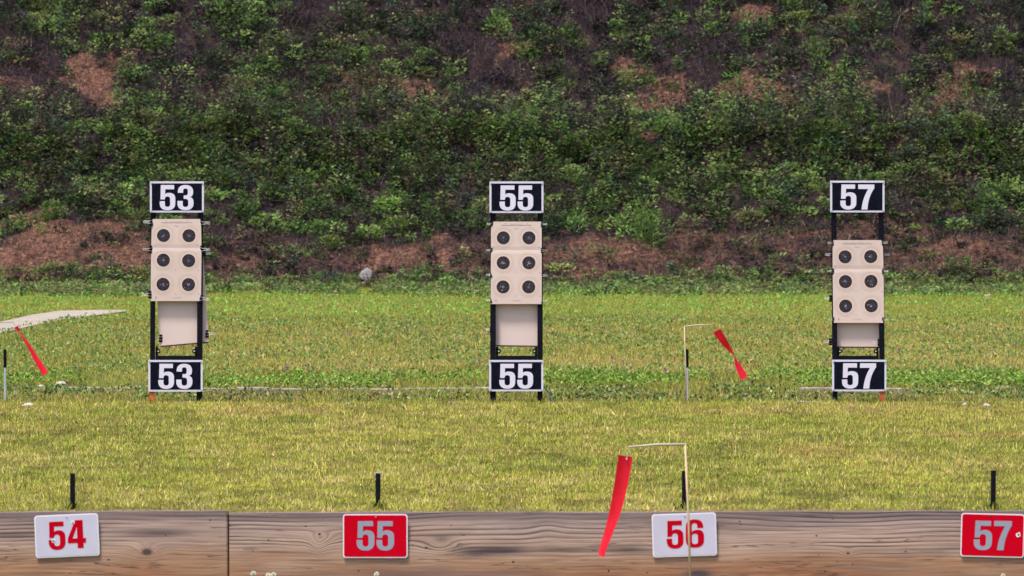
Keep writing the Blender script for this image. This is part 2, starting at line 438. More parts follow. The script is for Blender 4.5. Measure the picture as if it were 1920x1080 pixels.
def leaves(c, d, L, Wd, colr, fold=.18):
    n = len(c)
    d = d / np.linalg.norm(d, axis=1)[:, None]
    r = rng.normal(size=(n, 3)); s = np.cross(d, r); s /= np.linalg.norm(s, axis=1)[:, None] + 1e-9
    nn = np.cross(d, s)
    m_ = c + d * (L * .45)[:, None]
    v = np.stack([c, m_ + s * (Wd / 2)[:, None] + nn * (Wd * fold)[:, None], c + d * L[:, None] - nn * (L * .12)[:, None], m_ - s * (Wd / 2)[:, None] + nn * (Wd * fold)[:, None]], 1).reshape(-1, 3)
    a = np.arange(n) * 4
    f = np.concatenate([np.stack([a, a + 1, a + 2], 1), np.stack([a, a + 2, a + 3], 1)])
    return v, f, np.repeat(colr, 4, 0)
def join(parts):
    vs, fs, cs = [], [], []; o = 0
    for v, f, c in parts: vs.append(v); fs.append(f + o); cs.append(c); o += len(v)
    return np.concatenate(vs), np.concatenate(fs), np.concatenate(cs)
def scatter(y0, y1, dens, margin=1.0):
    """uniform points over the part of the ground near the view, depth y0..y1"""
    wmax = 960 * y1 / F + margin
    n = int(dens * (y1 - y0) * 2 * wmax)
    x = (rng.random(n) * 2 - 1) * wmax; y = y0 + rng.random(n) * (y1 - y0)
    k = np.abs(x) < 960 * y / F + margin
    return x[k], y[k]
def pick(pal, w, n, jit=.18):
    pal = np.array(pal); w = np.array(w, float)
    if w.ndim == 1: i = rng.choice(len(pal), n, p=w / w.sum())
    else:
        cw = np.cumsum(w / w.sum(1, keepdims=True), 1); i = (rng.random(n)[:, None] > cw).sum(1).clip(0, len(pal) - 1)
    c = pal[i] * (1 + rng.normal(0, jit, (n, 1))) * (1 + rng.normal(0, .06, (n, 3)))
    return np.clip(c, .004, .9)
G_YEL, G_STRAW, G_GRN, G_DRK, G_TAN, G_BRT = (.42, .405, .058), (.58, .46, .17), (.26, .30, .04), (.05, .065, .018), (.46, .28, .11), (.31, .42, .07)

# mown yellow-green lawn between the timber edging and the target line
parts = []
for (y0, y1, dens) in ((25.22, 30, 5200), (30, 37, 3600), (37, 45.75, 2600)):
    x, y = scatter(y0, y1, dens, 1.5)
    p1 = fbm(x * 1.2, y * .35, 1, 4); p2 = fbm(x * 5, y * 2.5, 5, 3); p3 = fbm(x * .7, y * .3, 9, 3)
    n = len(x)
    w = np.stack([1.5 + 0 * p1, .30 + 2.6 * sstep(.5, .75, p2), .45 + 4.0 * sstep(.42, .68, p1), .12 + .8 * sstep(.55, .8, p1), .15 + 1.6 * sstep(.55, .75, p3)], 1)
    c = pick([G_YEL, G_STRAW, G_GRN, G_DRK, G_TAN], w, n)
    h = (.009 + .017 * rng.random(n)) * (.6 + .9 * p2) * (1 + (y - 25) * .018); h[rng.random(n) < .04] *= 1.8; c *= (1 + rng.normal(0, .26, (n, 1))).clip(.3, 1.7)
    tf = fbm(x * 9, y * 6, 13, 2); c *= (.62 + .55 * sstep(.3, .6, tf))[:, None]; h *= .7 + .6 * tf
    parts.append(blades(x, y, Hh(x, y) - .004, h, .0024 + .0020 * rng.random(n) + (y - 25) * .00005, c, 1.0, .3))
feet = [(X(px, DB + .22), DB + .22, .022, 70) for px in (136.3, 709, 1283, 1862)]
feet += [(X(px, DT), DT, .035, 130) for px in (285, 374, 924, 1012, 1565, 1654)] + [(X(px, DT), DT, .018, 60) for px in (9.5, 1287.5)] + [(X(1296, 24.2), 24.2, .01, 20)]
for fx, fy, fr, nb in feet:
    a = rng.random(nb) * 2 * math.pi; rr = fr * (.6 + 1.3 * rng.random(nb)); bx_ = fx + np.cos(a) * rr; by_ = fy + np.sin(a) * rr
    parts.append(blades(bx_, by_, Hh(bx_, by_) - .004, .02 + .035 * rng.random(nb), .003 + .002 * rng.random(nb), pick([G_GRN, G_YEL, G_DRK, G_STRAW], [1.5, 1, .6, .4], nb), .7, .3))
v, f, c = join(parts)
tag(npmesh('lawn_grass', v, f, c, [M_grass]), 'short yellow green mown grass between the timber edging and the target stands', 'grass', kind='stuff')

# rough grass and clover behind the targets up to the foot of the bank
parts = []
KR = [(375, 565), (695, 745), (1495, 1710)]
def kerb_gap(x, y):
    u = 960 + x * F / y; m = np.zeros(x.shape, bool)
    for a, b in KR: m |= (u > a) & (u < b)
    return m & (y > 46.9) & (y < 48.86)
def off_path(x, y): return ~inpoly(x, y, path_pts)
for (y0, y1, dens) in ((45.7, 49.1, 1700), (49.1, 60, 1300), (60, 70, 900), (70, 80.3, 700)):
    x, y = scatter(y0, y1, dens, 1.2); k = off_path(x, y); x, y = x[k], y[k]; n = len(x)
    u, v_ = uv(x, y)
    p1 = fbm(x * .8, y * .3, 11, 4); p2 = fbm(x * 3, y * 1.6, 15, 3)
    bright = sstep(66, 71, y + (p1 - .5) * 8); dry = sstep(51, 54, y) * (1 - sstep(62, 68, y)) * (.5 + 1.5 * sstep(.4, .65, p1)) * sstep(-4.5, -1, x + (p2 - .5))
    strip = 1 - sstep(48.2, 49.0, y)
    w = np.stack([.6 + .6 * dry + .5 * bright, .12 + .9 * dry + .25 * strip, 1.3 - .3 * dry + 0 * p1, .3 + .6 * strip + .8 * sstep(.55, .75, p2) * (1 - bright), .08 + 1.0 * dry * sstep(.4, .7, p2) + .25 * strip, .15 + 2.2 * bright], 1)
    c = pick([G_YEL, G_STRAW, G_GRN, G_DRK, G_TAN, G_BRT], w, n)
    h = (.016 + .034 * rng.random(n)) * (.55 + .9 * p2) * (1 + 1.2 * sstep(74, 79, y) * fbm(x * 2, y * 1.2, 19, 3))
    kg = kerb_gap(x, y); h[kg] = .006 + .024 * rng.random(int(kg.sum())) ** 1.5; h[(y < 46.6)] *= 1.15
    br = kg & (rng.random(n) < .55); c[br] = pick([(.26, .17, .10), (.14, .09, .06)], [1, 1], int(br.sum()))
    parts.append(blades(x, y, Hh(x, y) - .004, h, .0036 + .0028 * rng.random(n) + (y - 45) * .00007, c, 1.1, .3))
x, y = scatter(76.0, 80.7, 560, 1.2); k = off_path(x, y) & (rng.random(len(x)) < (.15 + .85 * sstep(.38, .62, fbm(x * 1.1, y * .8, 29, 4))) * sstep(76.5, 79.5, y) * (1 - sstep(79.9, 80.7, y + (fbm(x, y, 28, 3) - .5) * 2))) & ((np.abs(uv(x, y)[0] - 685) > 17) | (y > 80.6)); x, y = x[k], y[k]; n = len(x)
parts.append(blades(x, y, Hh(x, y) - .004, (.05 + .13 * rng.random(n) ** 1.5), .005 + .003 * rng.random(n), pick([(.20, .24, .06), (.14, .19, .045), (.34, .30, .14), (.07, .10, .03), (.24, .33, .06)], [1.4, 1.2, .7, .7, .8], n), .7, .5))
# broad clover-like leaves
for (y0, y1, dens, hmax, pal) in ((46.0, 48.6, 260, .05, [(.10, .17, .04), (.20, .26, .06), (.06, .10, .03), (.36, .38, .16)]), (48.88, 50.9, 850, .08, [(.17, .30, .035), (.26, .40, .06), (.09, .17, .025), (.3, .38, .09)]),
                                  (50.6, 68, 110, .05, [(.12, .22, .04), (.22, .32, .08), (.30, .34, .12)]), (68, 78, 60, .06, [(.2, .4, .06), (.25, .45, .08)])):
    x, y = scatter(y0, y1, dens, 1.2); k = off_path(x, y) & (fbm(x * 1.6, y * 1.2, 21, 3) > (.45 if y0 > 48 and y0 < 50 else .46)); x, y = x[k], y[k]; n = len(x)
    kg = kerb_gap(x, y) & (rng.random(n) < .62); x, y = x[~kg], y[~kg]; n = len(x)
    hh = hmax * (.3 + .7 * rng.random(n)) * (.5 + fbm(x * 2.5, y * 2.5, 25, 2))
    d = np.stack([rng.normal(size=n), rng.normal(size=n), .5 + rng.random(n) * .8], 1)
    parts.append(leaves(np.stack([x, y, Hh(x, y) + hh], 1), d, .02 + .022 * rng.random(n), .014 + .014 * rng.random(n), pick(pal, [1] * len(pal), n)))
v, f, c = join(parts)
tag(npmesh('rough_grass', v, f, c, [M_grass]), 'rough green grass and clover growing behind the target stands', 'grass', kind='stuff')

# ---- weeds on the bank
def weeds(x, y, hgt, rad, k, palw, pal, L0=.032, L1=.065, up=.6):
    n = len(x); z = Hh(x, y)
    pc = pick(pal, palw, n, .20)
    rep = np.repeat(np.arange(n), k)
    N_ = len(rep); t = rng.random(N_) ** .75; a = rng.random(N_) * 2 * math.pi; rr = np.sqrt(rng.random(N_)) * rad[rep] * (.45 + .75 * np.sin(math.pi * np.clip(t, .1, .9)))
    dx, dy = np.cos(a), np.sin(a)
    cen = np.stack([x[rep] + dx * rr, y[rep] + dy * rr * .8, z[rep] + hgt[rep] * t], 1)
    d = np.stack([dx + rng.normal(0, .4, N_), dy + rng.normal(0, .4, N_) - .15, up * (rng.random(N_) * 1.3 - .15)], 1)
    L = L0 + (L1 - L0) * rng.random(N_); W = L * (.32 + .3 * rng.random(N_))
    c = pc[rep] * (1 + rng.normal(0, .16, (N_, 1)))
    return leaves(cen, d, L, W, np.clip(c, .004, .9))
PAL = [(.022, .034, .016), (.054, .092, .026), (.120, .19, .046), (.21, .215, .085), (.070, .115, .062), (.085, .058, .044), (.030, .020, .026), (.21, .31, .08)]
parts = []
x, y = scatter(80.05, 91.0, 210, 1.6)
u, v_ = uv(x, y); s = soil(x, y); p1 = fbm(x * .55, y * .55, 31, 4); p2 = fbm(x * 2.0, y * 2.0, 35, 3); p3 = fbm(x * .9 + 40, y * .5, 38, 3)
bank = sstep(420, 455, v_) * (1 - sstep(532, 548, v_))
p5 = fbm(x * 4.2, y * 4.2, 47, 3)
def shade_bands(x, y, u, v_):  # shadow columns on the bank, imitated by sparser, darker weeds and stems
    uu = u + (fbm(x * .8, y * .8, 88, 3) - .5) * 160
    return np.clip(sum(np.exp(-((uu - a_) / w_) ** 2) for a_, w_ in ((345, 45), (910, 48), (1110, 48), (1700, 55), (1890, 75), (570, 35), (20, 60), (1310, 35), (200, 30))), 0, 1) * (1 - sstep(190, 330, v_))
shade0 = shade_bands(x, y, u, v_); dn = (1 - .78 * shade0) * (1 - .30 * (1 - sstep(120, 230, v_))) * (.10 + .9 * sstep(.42, .60, p5)) * (.45 + .6 * sstep(.34, .6, p2)) * (1 - .88 * sstep(.25, .8, s)) * (1 - .64 * bank)
k = rng.random(len(x)) < dn
x, y, u, v_, s, p1, p2, p3, bank = [q[k] for q in (x, y, u, v_, s, p1, p2, p3, bank)]
n = len(x); ledge = sstep(205, 240, v_) * (1 - sstep(300, 420, v_))
hg = (.05 + .22 * rng.random(n) ** 2.2) * (.6 + .9 * p2) * (1 + 1.1 * ledge); hg *= (1 - .45 * bank)
rad = .03 + .075 * rng.random(n) ** 1.4
lush = sstep(.42, .62, p1) + .0
hi = 1 - sstep(40, 220, v_)
shade_d = shade_bands(x, y, u, v_)
w = np.stack([1.0 + .5 * hi + 2.0 * shade_d, 1.6 + 0 * p1, .25 + 1.0 * lush, .35 + .5 * sstep(.5, .7, p3), .7 + .6 * hi, .25 + .9 * sstep(.52, .7, p3) + 1.0 * bank, .5 + .6 * hi + 1.2 * bank + 4.5 * shade_d, .10 + .4 * lush], 1); w[:, 5] += .8; w[:, 6] += .6 + 1.6 * hi; w[:, 0] += 1.2 * hi; w[:, 3] += .3  # dark plant colours weighted up in the columns to stand for shade
kk = (18 + 20 * rng.random(n)).astype(int)
hg *= .7 + .9 * sstep(.45, .7, fbm(x * 4.2, y * 4.2, 47, 3))
parts.append(weeds(x, y, hg, rad, kk, w, PAL))
# growth hanging on the steep face below the ledge
x = (rng.random(3400) * 2 - 1) * 8.3; t_ = rng.random(3400)
y = 83.40 + .36 * t_ - (fbm(x * .55, np.full(x.shape, 83.6) * .2, 40, 3) - .5) * .9
k = rng.random(len(x)) < .25 + .9 * sstep(.38, .6, fbm(x * 2.2, t_ * 2.2, 49, 3)); x, y, t_ = x[k], y[k], t_[k]; n = len(x)
w = np.tile(np.array([.5, 1.4, 1.0, .6, .8, .5, .3, .35]), (n, 1)); w[:, 2] += 1.5 * (t_ > .6); w[:, 7] += .5 * (t_ > .8)
parts.append(weeds(x, y - .03, .06 + .20 * rng.random(n) ** 1.5, .05 + .07 * rng.random(n), (18 + 22 * rng.random(n)).astype(int), w, PAL))
# bright bushy clumps standing out of the rest
x, y = scatter(80.05, 91.0, 17, 1.6); s = soil(x, y); u, v_ = uv(x, y); p1 = fbm(x * .55, y * .55, 31, 4); p4 = fbm(x * .8 + 9, y * .8, 44, 3)
bank = sstep(430, 455, v_) * (1 - sstep(540, 550, v_))
k = (rng.random(len(x)) < sstep(.30, .60, p4) * (1 - .85 * sstep(.2, .6, s)) * (1 - .85 * bank)); x, y, v_ = x[k], y[k], v_[k]; n = len(x)
w = np.tile(np.array([.2, .8, 1.6, .6, .3, 0, 0, 1.3]), (n, 1)); w[:, 7] *= .15 + sstep(120, 330, v_); w[:, 0] += 2.5 * shade_bands(x, y, 960 + x * F / y, v_); w[:, 6] += 3 * shade_bands(x, y, 960 + x * F / y, v_)
parts.append(weeds(x, y, .10 + .16 * rng.random(n), .09 + .09 * rng.random(n), (40 + 50 * rng.random(n)).astype(int), w, PAL, .04, .075, .9))
# weedy foot of the bank
x, y = scatter(75.5, 80.5, 72, 1.6); k = off_path(x, y) & ((np.abs(uv(x, y)[0] - 685) > 20) | (y > 80)) & (rng.random(len(x)) < sstep(76.0, 79.8, y + (fbm(x, y, 81, 2) - .5) * 2)); x, y = x[k], y[k]; n = len(x)
w = np.tile(np.array([.05, .35, 1.4, 1.8, .35, .25, .0, 1.0]), (n, 1))
parts.append(weeds(x, y, .04 + .09 * rng.random(n), .05 + .05 * rng.random(n), (18 + 16 * rng.random(n)).astype(int), w, PAL))
v, f, c = join(parts)
tag(npmesh('bank_weeds', v, f, c, [M_leaf]), 'low leafy green weeds covering the earth bank', 'weeds', kind='stuff')

# dry stems, straw and dead litter on the bank
parts = []
x, y = scatter(80.0, 91.0, 1100, 1.6); s = soil(x, y); u, v_ = uv(x, y); p = fbm(x * 1.3, y * 1.3, 91, 3)
k = rng.random(len(x)) < (.25 + .8 * sstep(.35, .65, p)) * (1 - .6 * sstep(.6, .95, s)); x, y, v_ = x[k], y[k], v_[k]; n = len(x)
tall = sstep(200, 240, v_) * (1 - sstep(280, 400, v_))
h = (.05 + .16 * rng.random(n) ** 1.6) * (1 + 1.0 * tall * rng.random(n))
hi = 1 - sstep(60, 260, v_)
u_ = 960 + x * F / y; shade1 = shade_bands(x, y, u_, v_); h *= 1 + .9 * shade1
w = np.stack([1 + hi + 2 * shade1, 1.0 + 0 * hi, .35 + 0 * hi, .6 + 0 * hi, .9 + .8 * hi + 3 * shade1], 1)  # stems also coloured darker where the shadow columns fall
parts.append(blades(x, y, Hh(x, y) - .01, h, .004 + .003 * rng.random(n), pick([(.05, .034, .036), (.10, .065, .05), (.24, .18, .12), (.06, .085, .03), (.034, .026, .034)], w, n), 1.1, .8))
x, y = scatter(80.0, 91.0, 900, 1.6); s = soil(x, y); k = rng.random(len(x)) < .25 + .5 * s; x, y, s = x[k], y[k], s[k]; n = len(x)
d = np.stack([rng.normal(size=n), rng.normal(size=n) * .6, rng.normal(size=n) * .5], 1)
w = np.stack([1.4 - s, 1.0 + 0 * s, .1 + .9 * s, .05 + .5 * s], 1)
parts.append(leaves(np.stack([x, y, Hh(x, y) + .008 + .012 * rng.random(n)], 1), d, .02 + .04 * rng.random(n), .006 + .014 * rng.random(n), pick([(.04, .027, .026), (.09, .05, .038), (.19, .10, .07), (.32, .20, .15)], w, n)))
v, f, c = join(parts)
tag(npmesh('dry_litter', v, f, c, [M_dry]), 'brown dead stems and dry litter on the earth bank', 'dead plants', kind='stuff')

# single bushes that stand out on the bank
def bush(px, py, wpx, hpx, label, pal, nl=420, grp='bright bushes on the earth bank'):
    x0, y0, z0 = at(px, py + hpx / 2, 78, 90); S = y0 / F
    root = empty('bush', (x0, y0, z0), label, 'bush', grp)
    rx, hh = wpx * S / 2, hpx * S
    t = rng.random(nl); a = rng.random(nl) * 2 * math.pi; lob = .75 + .35 * np.sin(a * 3 + px)
    rr = np.sqrt(rng.random(nl)) * rx * (.35 + .8 * np.sin(math.pi * np.clip(t * .9 + .1, 0, 1))) * lob
    cen = np.stack([np.cos(a) * rr, np.sin(a) * rr * .7 + t * hh * .2, t * hh * (.8 + .3 * rng.random(nl))], 1)
    d = np.stack([np.cos(a) + rng.normal(0, .5, nl), np.sin(a) + rng.normal(0, .5, nl), .2 + .9 * rng.random(nl)], 1)
    L = .035 + .03 * rng.random(nl)
    v, f, c = leaves(cen, d, L, L * .45, pick(pal, [1] * len(pal), nl))
    o = npmesh('foliage', v, f, c, [M_leaf]); o.parent = root
    mb = MB()
    for q in range(6):
        a = q * 1.05; mb.tube([(0, 0, -.03), (math.cos(a) * rx * .3, math.sin(a) * rx * .2, hh * .4), (math.cos(a) * rx * .6, math.sin(a) * rx * .4, hh * .85)], [.004, .003, .0015], 5)
    mb.build('stem', M_stemg, root)
BR = [(.12, .20, .04), (.17, .26, .06), (.08, .14, .035)]
YG = [(.16, .20, .05), (.11, .15, .04), (.2, .24, .07)]
bush(1215, 425, 80, 62, 'rounded bright green bush low on the bank between stands 55 and 57', BR, 620)
bush(1190, 262, 30, 40, 'upright yellow green bush under the bare soil patch', YG, 200)
bush(465, 185, 40, 30, 'small leafy green bush high on the bank above stand 53', BR, 200)
bush(1240, 322, 70, 36, 'wide bright green bush on the bank right of board 55', BR, 320)
bush(1840, 260, 55, 44, 'green bush on the bank at the far right above board 57', BR, 300)
bush(95, 395, 60, 34, 'green bush left of stand 53 above the bare earth', BR, 300)
bush(1530, 90, 60, 36, 'bright bush near the top of the bank', BR, 260)
bush(620, 455, 60, 26, 'low green bush at the bank foot left of the grey boulder', YG, 220)

# ------------------------------------------------------------------ rocks and stones
def rock(name, px, py, wpx, hpx, mat, label, cat='stone', grp=None, lo=46, hi=90, seed=0, D=None):
    if D is None: x, y, z = at(px, py + hpx * .45, lo, hi)
    else: x, y = X(px, D), D; z = float(Hh(x, y))
    S = y / F; import bmesh
    bm = bmesh.new(); bmesh.ops.create_icosphere(bm, subdivisions=3, radius=1)
    r_ = random.Random(seed + int(px)); ax = [r_.uniform(0, 6) for _ in range(6)]
    for v in bm.verts:
        p = v.co; k = 1 + .16 * math.sin(2.1 * p.x + ax[0]) * math.cos(1.7 * p.z + ax[1]) + .10 * math.sin(4 * p.y + ax[2] + 3 * p.x) + .05 * math.sin(9 * p.z + ax[3] + 5 * p.x)
        p = p * k
        p.x += .25 * p.z * math.sin(ax[4])
        v.co = Vector((p.x * wpx * S / 2, p.y * wpx * S * .4, p.z * hpx * S * .62))
    me = bpy.data.meshes.new(name); bm.to_mesh(me); bm.free()
    for p in me.polygons: p.use_smooth = hpx > 12
    o = link(name, me, None, [mat], (x, y, z + hpx * S * .38)); return tag(o, label, cat, grp)
rock('boulder', 685, 519, 27, 30, M_rock, 'grey boulder at the foot of the bank between stands 53 and 55', 'boulder', seed=3)
rock('boulder', 1514, 513, 18, 11, M_rockp, 'small pinkish boulder at the bank foot left of stand 57', 'boulder')
rock('boulder', 164, 333, 17, 12, M_rock, 'blue grey rock among the weeds left of board 53', 'boulder')
rock('stone', 1852, 556, 14, 8, M_rockp, 'pinkish stone in the grass at the bank foot far right', 'stone')
G = 'pale stones lying along the target line'
for (px, py, w_, h_, lb) in ((51, 760, 22, 8, 'wide white stone in the lawn edge near the left pipe stake'), (113, 721, 20, 11, 'pale peaked stone left of stand 53 by the edging'),
                             (76, 725, 12, 6, 'flat pale stone left of the peaked one'), (407, 720, 9, 7, 'grey stone on the concrete strip right of sign 53'),
                             (653, 757, 12, 4, 'small flat white stone right of the purple clover pair'), (1851, 761, 16, 7, 'white stone beside the orange strap at right'),
                             (1808, 759, 8, 6, 'small white stone left of the orange strap')):
    rock('stone', px, py, w_, h_, M_quartz, lb, 'stone', G, 44, 60)

# ------------------------------------------------------------------ flowers
def flower(px, py, rpx, mat, label, cat, grp, lo=44, hi=90, D=None, ground=None, stemlen=.07):
    if D is None:
        x, y, z = at(px, py + stemlen * F / (60 if py < 700 else 47), lo, hi) if py > 560 else at(px, py + 4, lo, hi)
        if py <= 560: stemlen = .09
        zh = Z(py, y); z = min(z, zh - .03)
    else: x, y = X(px, D), D; zh = Z(py, D); z = ground
    root = empty('clover_flower' if 'clover' in label else 'wild_flower', (x, y, z), label, cat, grp)
    hh = zh - z; r = rpx * y / F
    MB().tube([(0, 0, -.01), (.004, 0, hh * .5), (0, 0, hh - r * .5)], .0016, 5).build('stem', M_stemg, root)
    n = 70; a = np.arange(n) * 2.39996; t = 1 - 1.6 * (np.arange(n) + .5) / n; q = np.sqrt(1 - t * t)
    d = np.stack([np.cos(a) * q, np.sin(a) * q, t], 1)
    v, f, _ = leaves(d * r * .25 + np.array([0, 0, hh]), d, np.full(n, r * .85), np.full(n, r * .5), np.zeros((n, 3)))
    o = npmesh('flower_head', v, f, None, [mat]); o.parent = root
GP = 'purple clover flowers in the grass'
for (px, py, r, lb) in ((538, 690, 4.5, 'large purple clover head above the edging right of stand 53'), (578, 684, 3.2, 'purple clover head right of the largest one'),
                        (649, 770, 3.6, 'upper of the two purple clover heads in the lawn'), (636, 778, 3.6, 'lower of the two purple clover heads in the lawn'),
                        (541, 813, 3, 'lone purple clover head in the mown lawn'), (846, 757, 3.5, 'pink clover head at the lawn edge left of stand 55'),
                        (1148, 671, 3.8, 'purple clover head left of the flag stick in rough grass'), (1182, 690, 3, 'small purple clover head nearest left of the flag stick'),
                        (1168, 677, 2.6, 'faint purple clover head between two others'), (1247, 693, 4, 'pale lilac clover head beside the flag stick'),
                        (838, 660, 3, 'purple clover head left of the middle stand'), (796, 628, 2.8, 'faint clover head far back left of stand 55'), (762, 612, 2.6, 'tiny clover head behind the meadow left of stand 55'),
                        (655, 627, 2.6, 'pale clover head behind, right of stand 53'), (1550, 674, 3.4, 'pink clover head just left of stand 57'), (1686, 655, 3.2, 'pink clover head just right of stand 57'),
                        (1905, 643, 3, 'clover head at the right edge of the meadow'), (1130, 614, 3, 'lilac clover head far back right of stand 55'), (148, 690, 3, 'clover head below the left red ribbon'), (898, 675, 3, 'pinkish clover head touching stand 55 on its left')):
    flower(px, py, r, M_petalp, lb, 'flower', GP)
GW = 'white wild flowers on the bank'
for (px, py, r, lb) in ((1125, 208, 3.2, 'white flower just left of the largest bare patch'), (929, 228, 2.6, 'white flower on the ledge above stand 55'), (1603, 196, 3, 'white flower high on the bank above stand 57'),
                        (1468, 387, 2.4, 'topmost white flower of the cluster left of stand 57'), (1479, 391, 2.8, 'second white flower of the cluster left of stand 57'), (1485, 400, 2.6, 'third white flower of the cluster left of stand 57'),
                        (1490, 407, 2.6, 'lowest white flower of the slanting cluster'), (1438, 415, 3.2, 'left white flower of the low pair'), (1454, 417, 3.6, 'right white flower of the low pair'),
                        (203, 324, 2.6, 'cream flower beside the blue grey rock'), (738, 341, 3, 'white flower on the bank left of board 55'), (302, 305, 2.8, 'yellowish flower above board 53'), (1792, 315, 2.5, 'white flower on the bank right of board 57')):
    flower(px, py, r, M_petalw, lb, 'flower', GW, 78, 90)
for (px, py, r, lb) in ((475, 1076, 5.5, 'white clover head low in front of the timber by its joint'), (503, 1079, 5, 'white clover head right of the one by the joint'), (513, 1078, 5, 'rightmost white clover head of the close pair'), (706, 1077, 5, 'white clover head below the red plate 55'), (1881, 1079, 4, 'white clover head below the red plate 57')):
    flower(px, py, r, M_petalw, lb, 'flower', 'white clover in front of the timber edging', D=24.9, ground=-.32)

# ------------------------------------------------------------------ digits
def arc(cx, cy, rx, ry, a0, a1, n=12, e=2.35):
    o = []
    for i in range(n + 1):
        t = math.radians(a0 + (a1 - a0) * i / n); c, s = math.cos(t), math.sin(t)
        o.append((cx + rx * math.copysign(abs(c) ** (2 / e), c), cy + ry * math.copysign(abs(s) ** (2 / e), s)))
    return o
def bez(p0, p1, p2, n=8): return [((1 - t) ** 2 * p0[0] + 2 * t * (1 - t) * p1[0] + t * t * p2[0], (1 - t) ** 2 * p0[1] + 2 * t * (1 - t) * p1[1] + t * t * p2[1]) for t in [i / n for i in range(n + 1)]]
GL = {
 '5': [[(.045, 1), (.575, 1), (.575, .83), (.225, .83), (.215, .645)] + bez((.225, .645), (.275, .69), (.37, .69), 5) + arc(.37, .47, .25, .22, 88, 0, 8) + arc(.31, .28, .31, .28, 0, -180, 20)
       + [(0, .36), (.205, .36), (.205, .27)] + arc(.31, .24, .105, .105, 180, 360, 12) + arc(.31, .44, .105, .105, 0, 180, 12) + [(.205, .43), (.03, .43)]],
 '3': [[(.015, .69)] + arc(.31, .73, .295, .27, 180, 0, 20) + bez((.605, .70), (.60, .55), (.475, .525), 6) + bez((.475, .525), (.62, .49), (.62, .33), 6) + arc(.31, .28, .31, .28, 0, -180, 20)
       + [(0, .37), (.205, .37), (.205, .26)] + arc(.31, .23, .105, .10, 180, 360, 12) + bez((.415, .35), (.415, .45), (.30, .45), 6) + [(.24, .45), (.24, .585)] + bez((.30, .585), (.40, .585), (.40, .68), 6) + arc(.31, .77, .09, .09, 0, 180, 12) + [(.22, .69)]],
 '7': [[(0, 1), (.62, 1), (.62, .85)] + bez((.62, .85), (.38, .5), (.355, 0), 10) + [(.125, 0)] + bez((.125, 0), (.17, .45), (.385, .82), 10) + [(0, .82)]],
 '4': [[(.285, 1), (.555, 1), (.555, .35), (.65, .35), (.65, .185), (.555, .185), (.555, 0), (.34, 0), (.34, .185), (0, .185), (0, .35)], [(.34, .35), (.175, .35), (.34, .77)]],
 '6': [[(.605, .69), (.605, .72)] + arc(.31, .72, .295, .28, 0, 180, 20) + arc(.31, .28, .31, .28, 180, 360, 20) + bez((.62, .40), (.62, .625), (.42, .63), 8) + bez((.42, .63), (.28, .63), (.215, .555), 5)
       + [(.215, .75)] + arc(.31, .775, .09, .09, 180, 0, 12) + [(.40, .69)], arc(.31, .41, .10, .085, 0, 180, 10) + arc(.31, .22, .10, .095, 180, 360, 10)],
}
def clean(p):
    o = []
    for q in p:
        if not o or (abs(q[0] - o[-1][0]) + abs(q[1] - o[-1][1])) > 1e-4: o.append(q)
    if abs(o[0][0] - o[-1][0]) + abs(o[0][1] - o[-1][1]) < 1e-4: o.pop()
    return o
def extrude2d(loops, yf, yb, mb=None, mi=0):
    """flat outline (x,z) -> solid between y=yf (front) and y=yb"""
    loops = [clean(l) for l in loops]
    tri = tessellate_polygon([[Vector((a, b_, 0)) for a, b_ in l] for l in loops])
    pts = [p for l in loops for p in l]; n = len(pts)
    vs = [(a, yf, b_) for a, b_ in pts] + [(a, yb, b_) for a, b_ in pts]
    fs = []
    for t in tri:
        fs.append(tuple(t)); fs.append(tuple(i + n for i in t[::-1]))
    o = 0
    for l in loops:
        k = len(l)
        for i in range(k): fs.append((o + i, o + (i + 1) % k, o + (i + 1) % k + n, o + i + n))
        o += k
    mb = mb or MB(); mb.add(vs, fs, mi); return mb
def digit(ch, x0, z0, w, h, yf, yb, mat, parent):
    sx = w / max(p[0] for p in GL[ch][0])
    loops = [[(x0 + a * sx, z0 + b_ * h) for a, b_ in l] for l in GL[ch]]
    return extrude2d(loops, yf, yb).build('digit', mat, parent)
def rrect(x0, z0, x1, z1, r, n=6):
    o = []
    for (cx, cz, a) in ((x1 - r, z1 - r, 0), (x0 + r, z1 - r, 90), (x0 + r, z0 + r, 180), (x1 - r, z0 + r, 270)):
        for i in range(n + 1):
            t = math.radians(a + 90 * i / n); o.append((cx + r * math.cos(t), cz + r * math.sin(t)))
    return o
def disc(x, z, r, n=14, rx=None): return [(x + (rx or r) * math.cos(2 * math.pi * i / n), z + r * math.sin(2 * math.pi * i / n)) for i in range(n)]
def blot(x, z, r, n=11, seed=0):
    q = random.Random(seed); return [(x + r * q.uniform(.6, 1.25) * math.cos(2 * math.pi * i / n), z + r * q.uniform(.6, 1.25) * math.sin(2 * math.pi * i / n)) for i in range(n)]

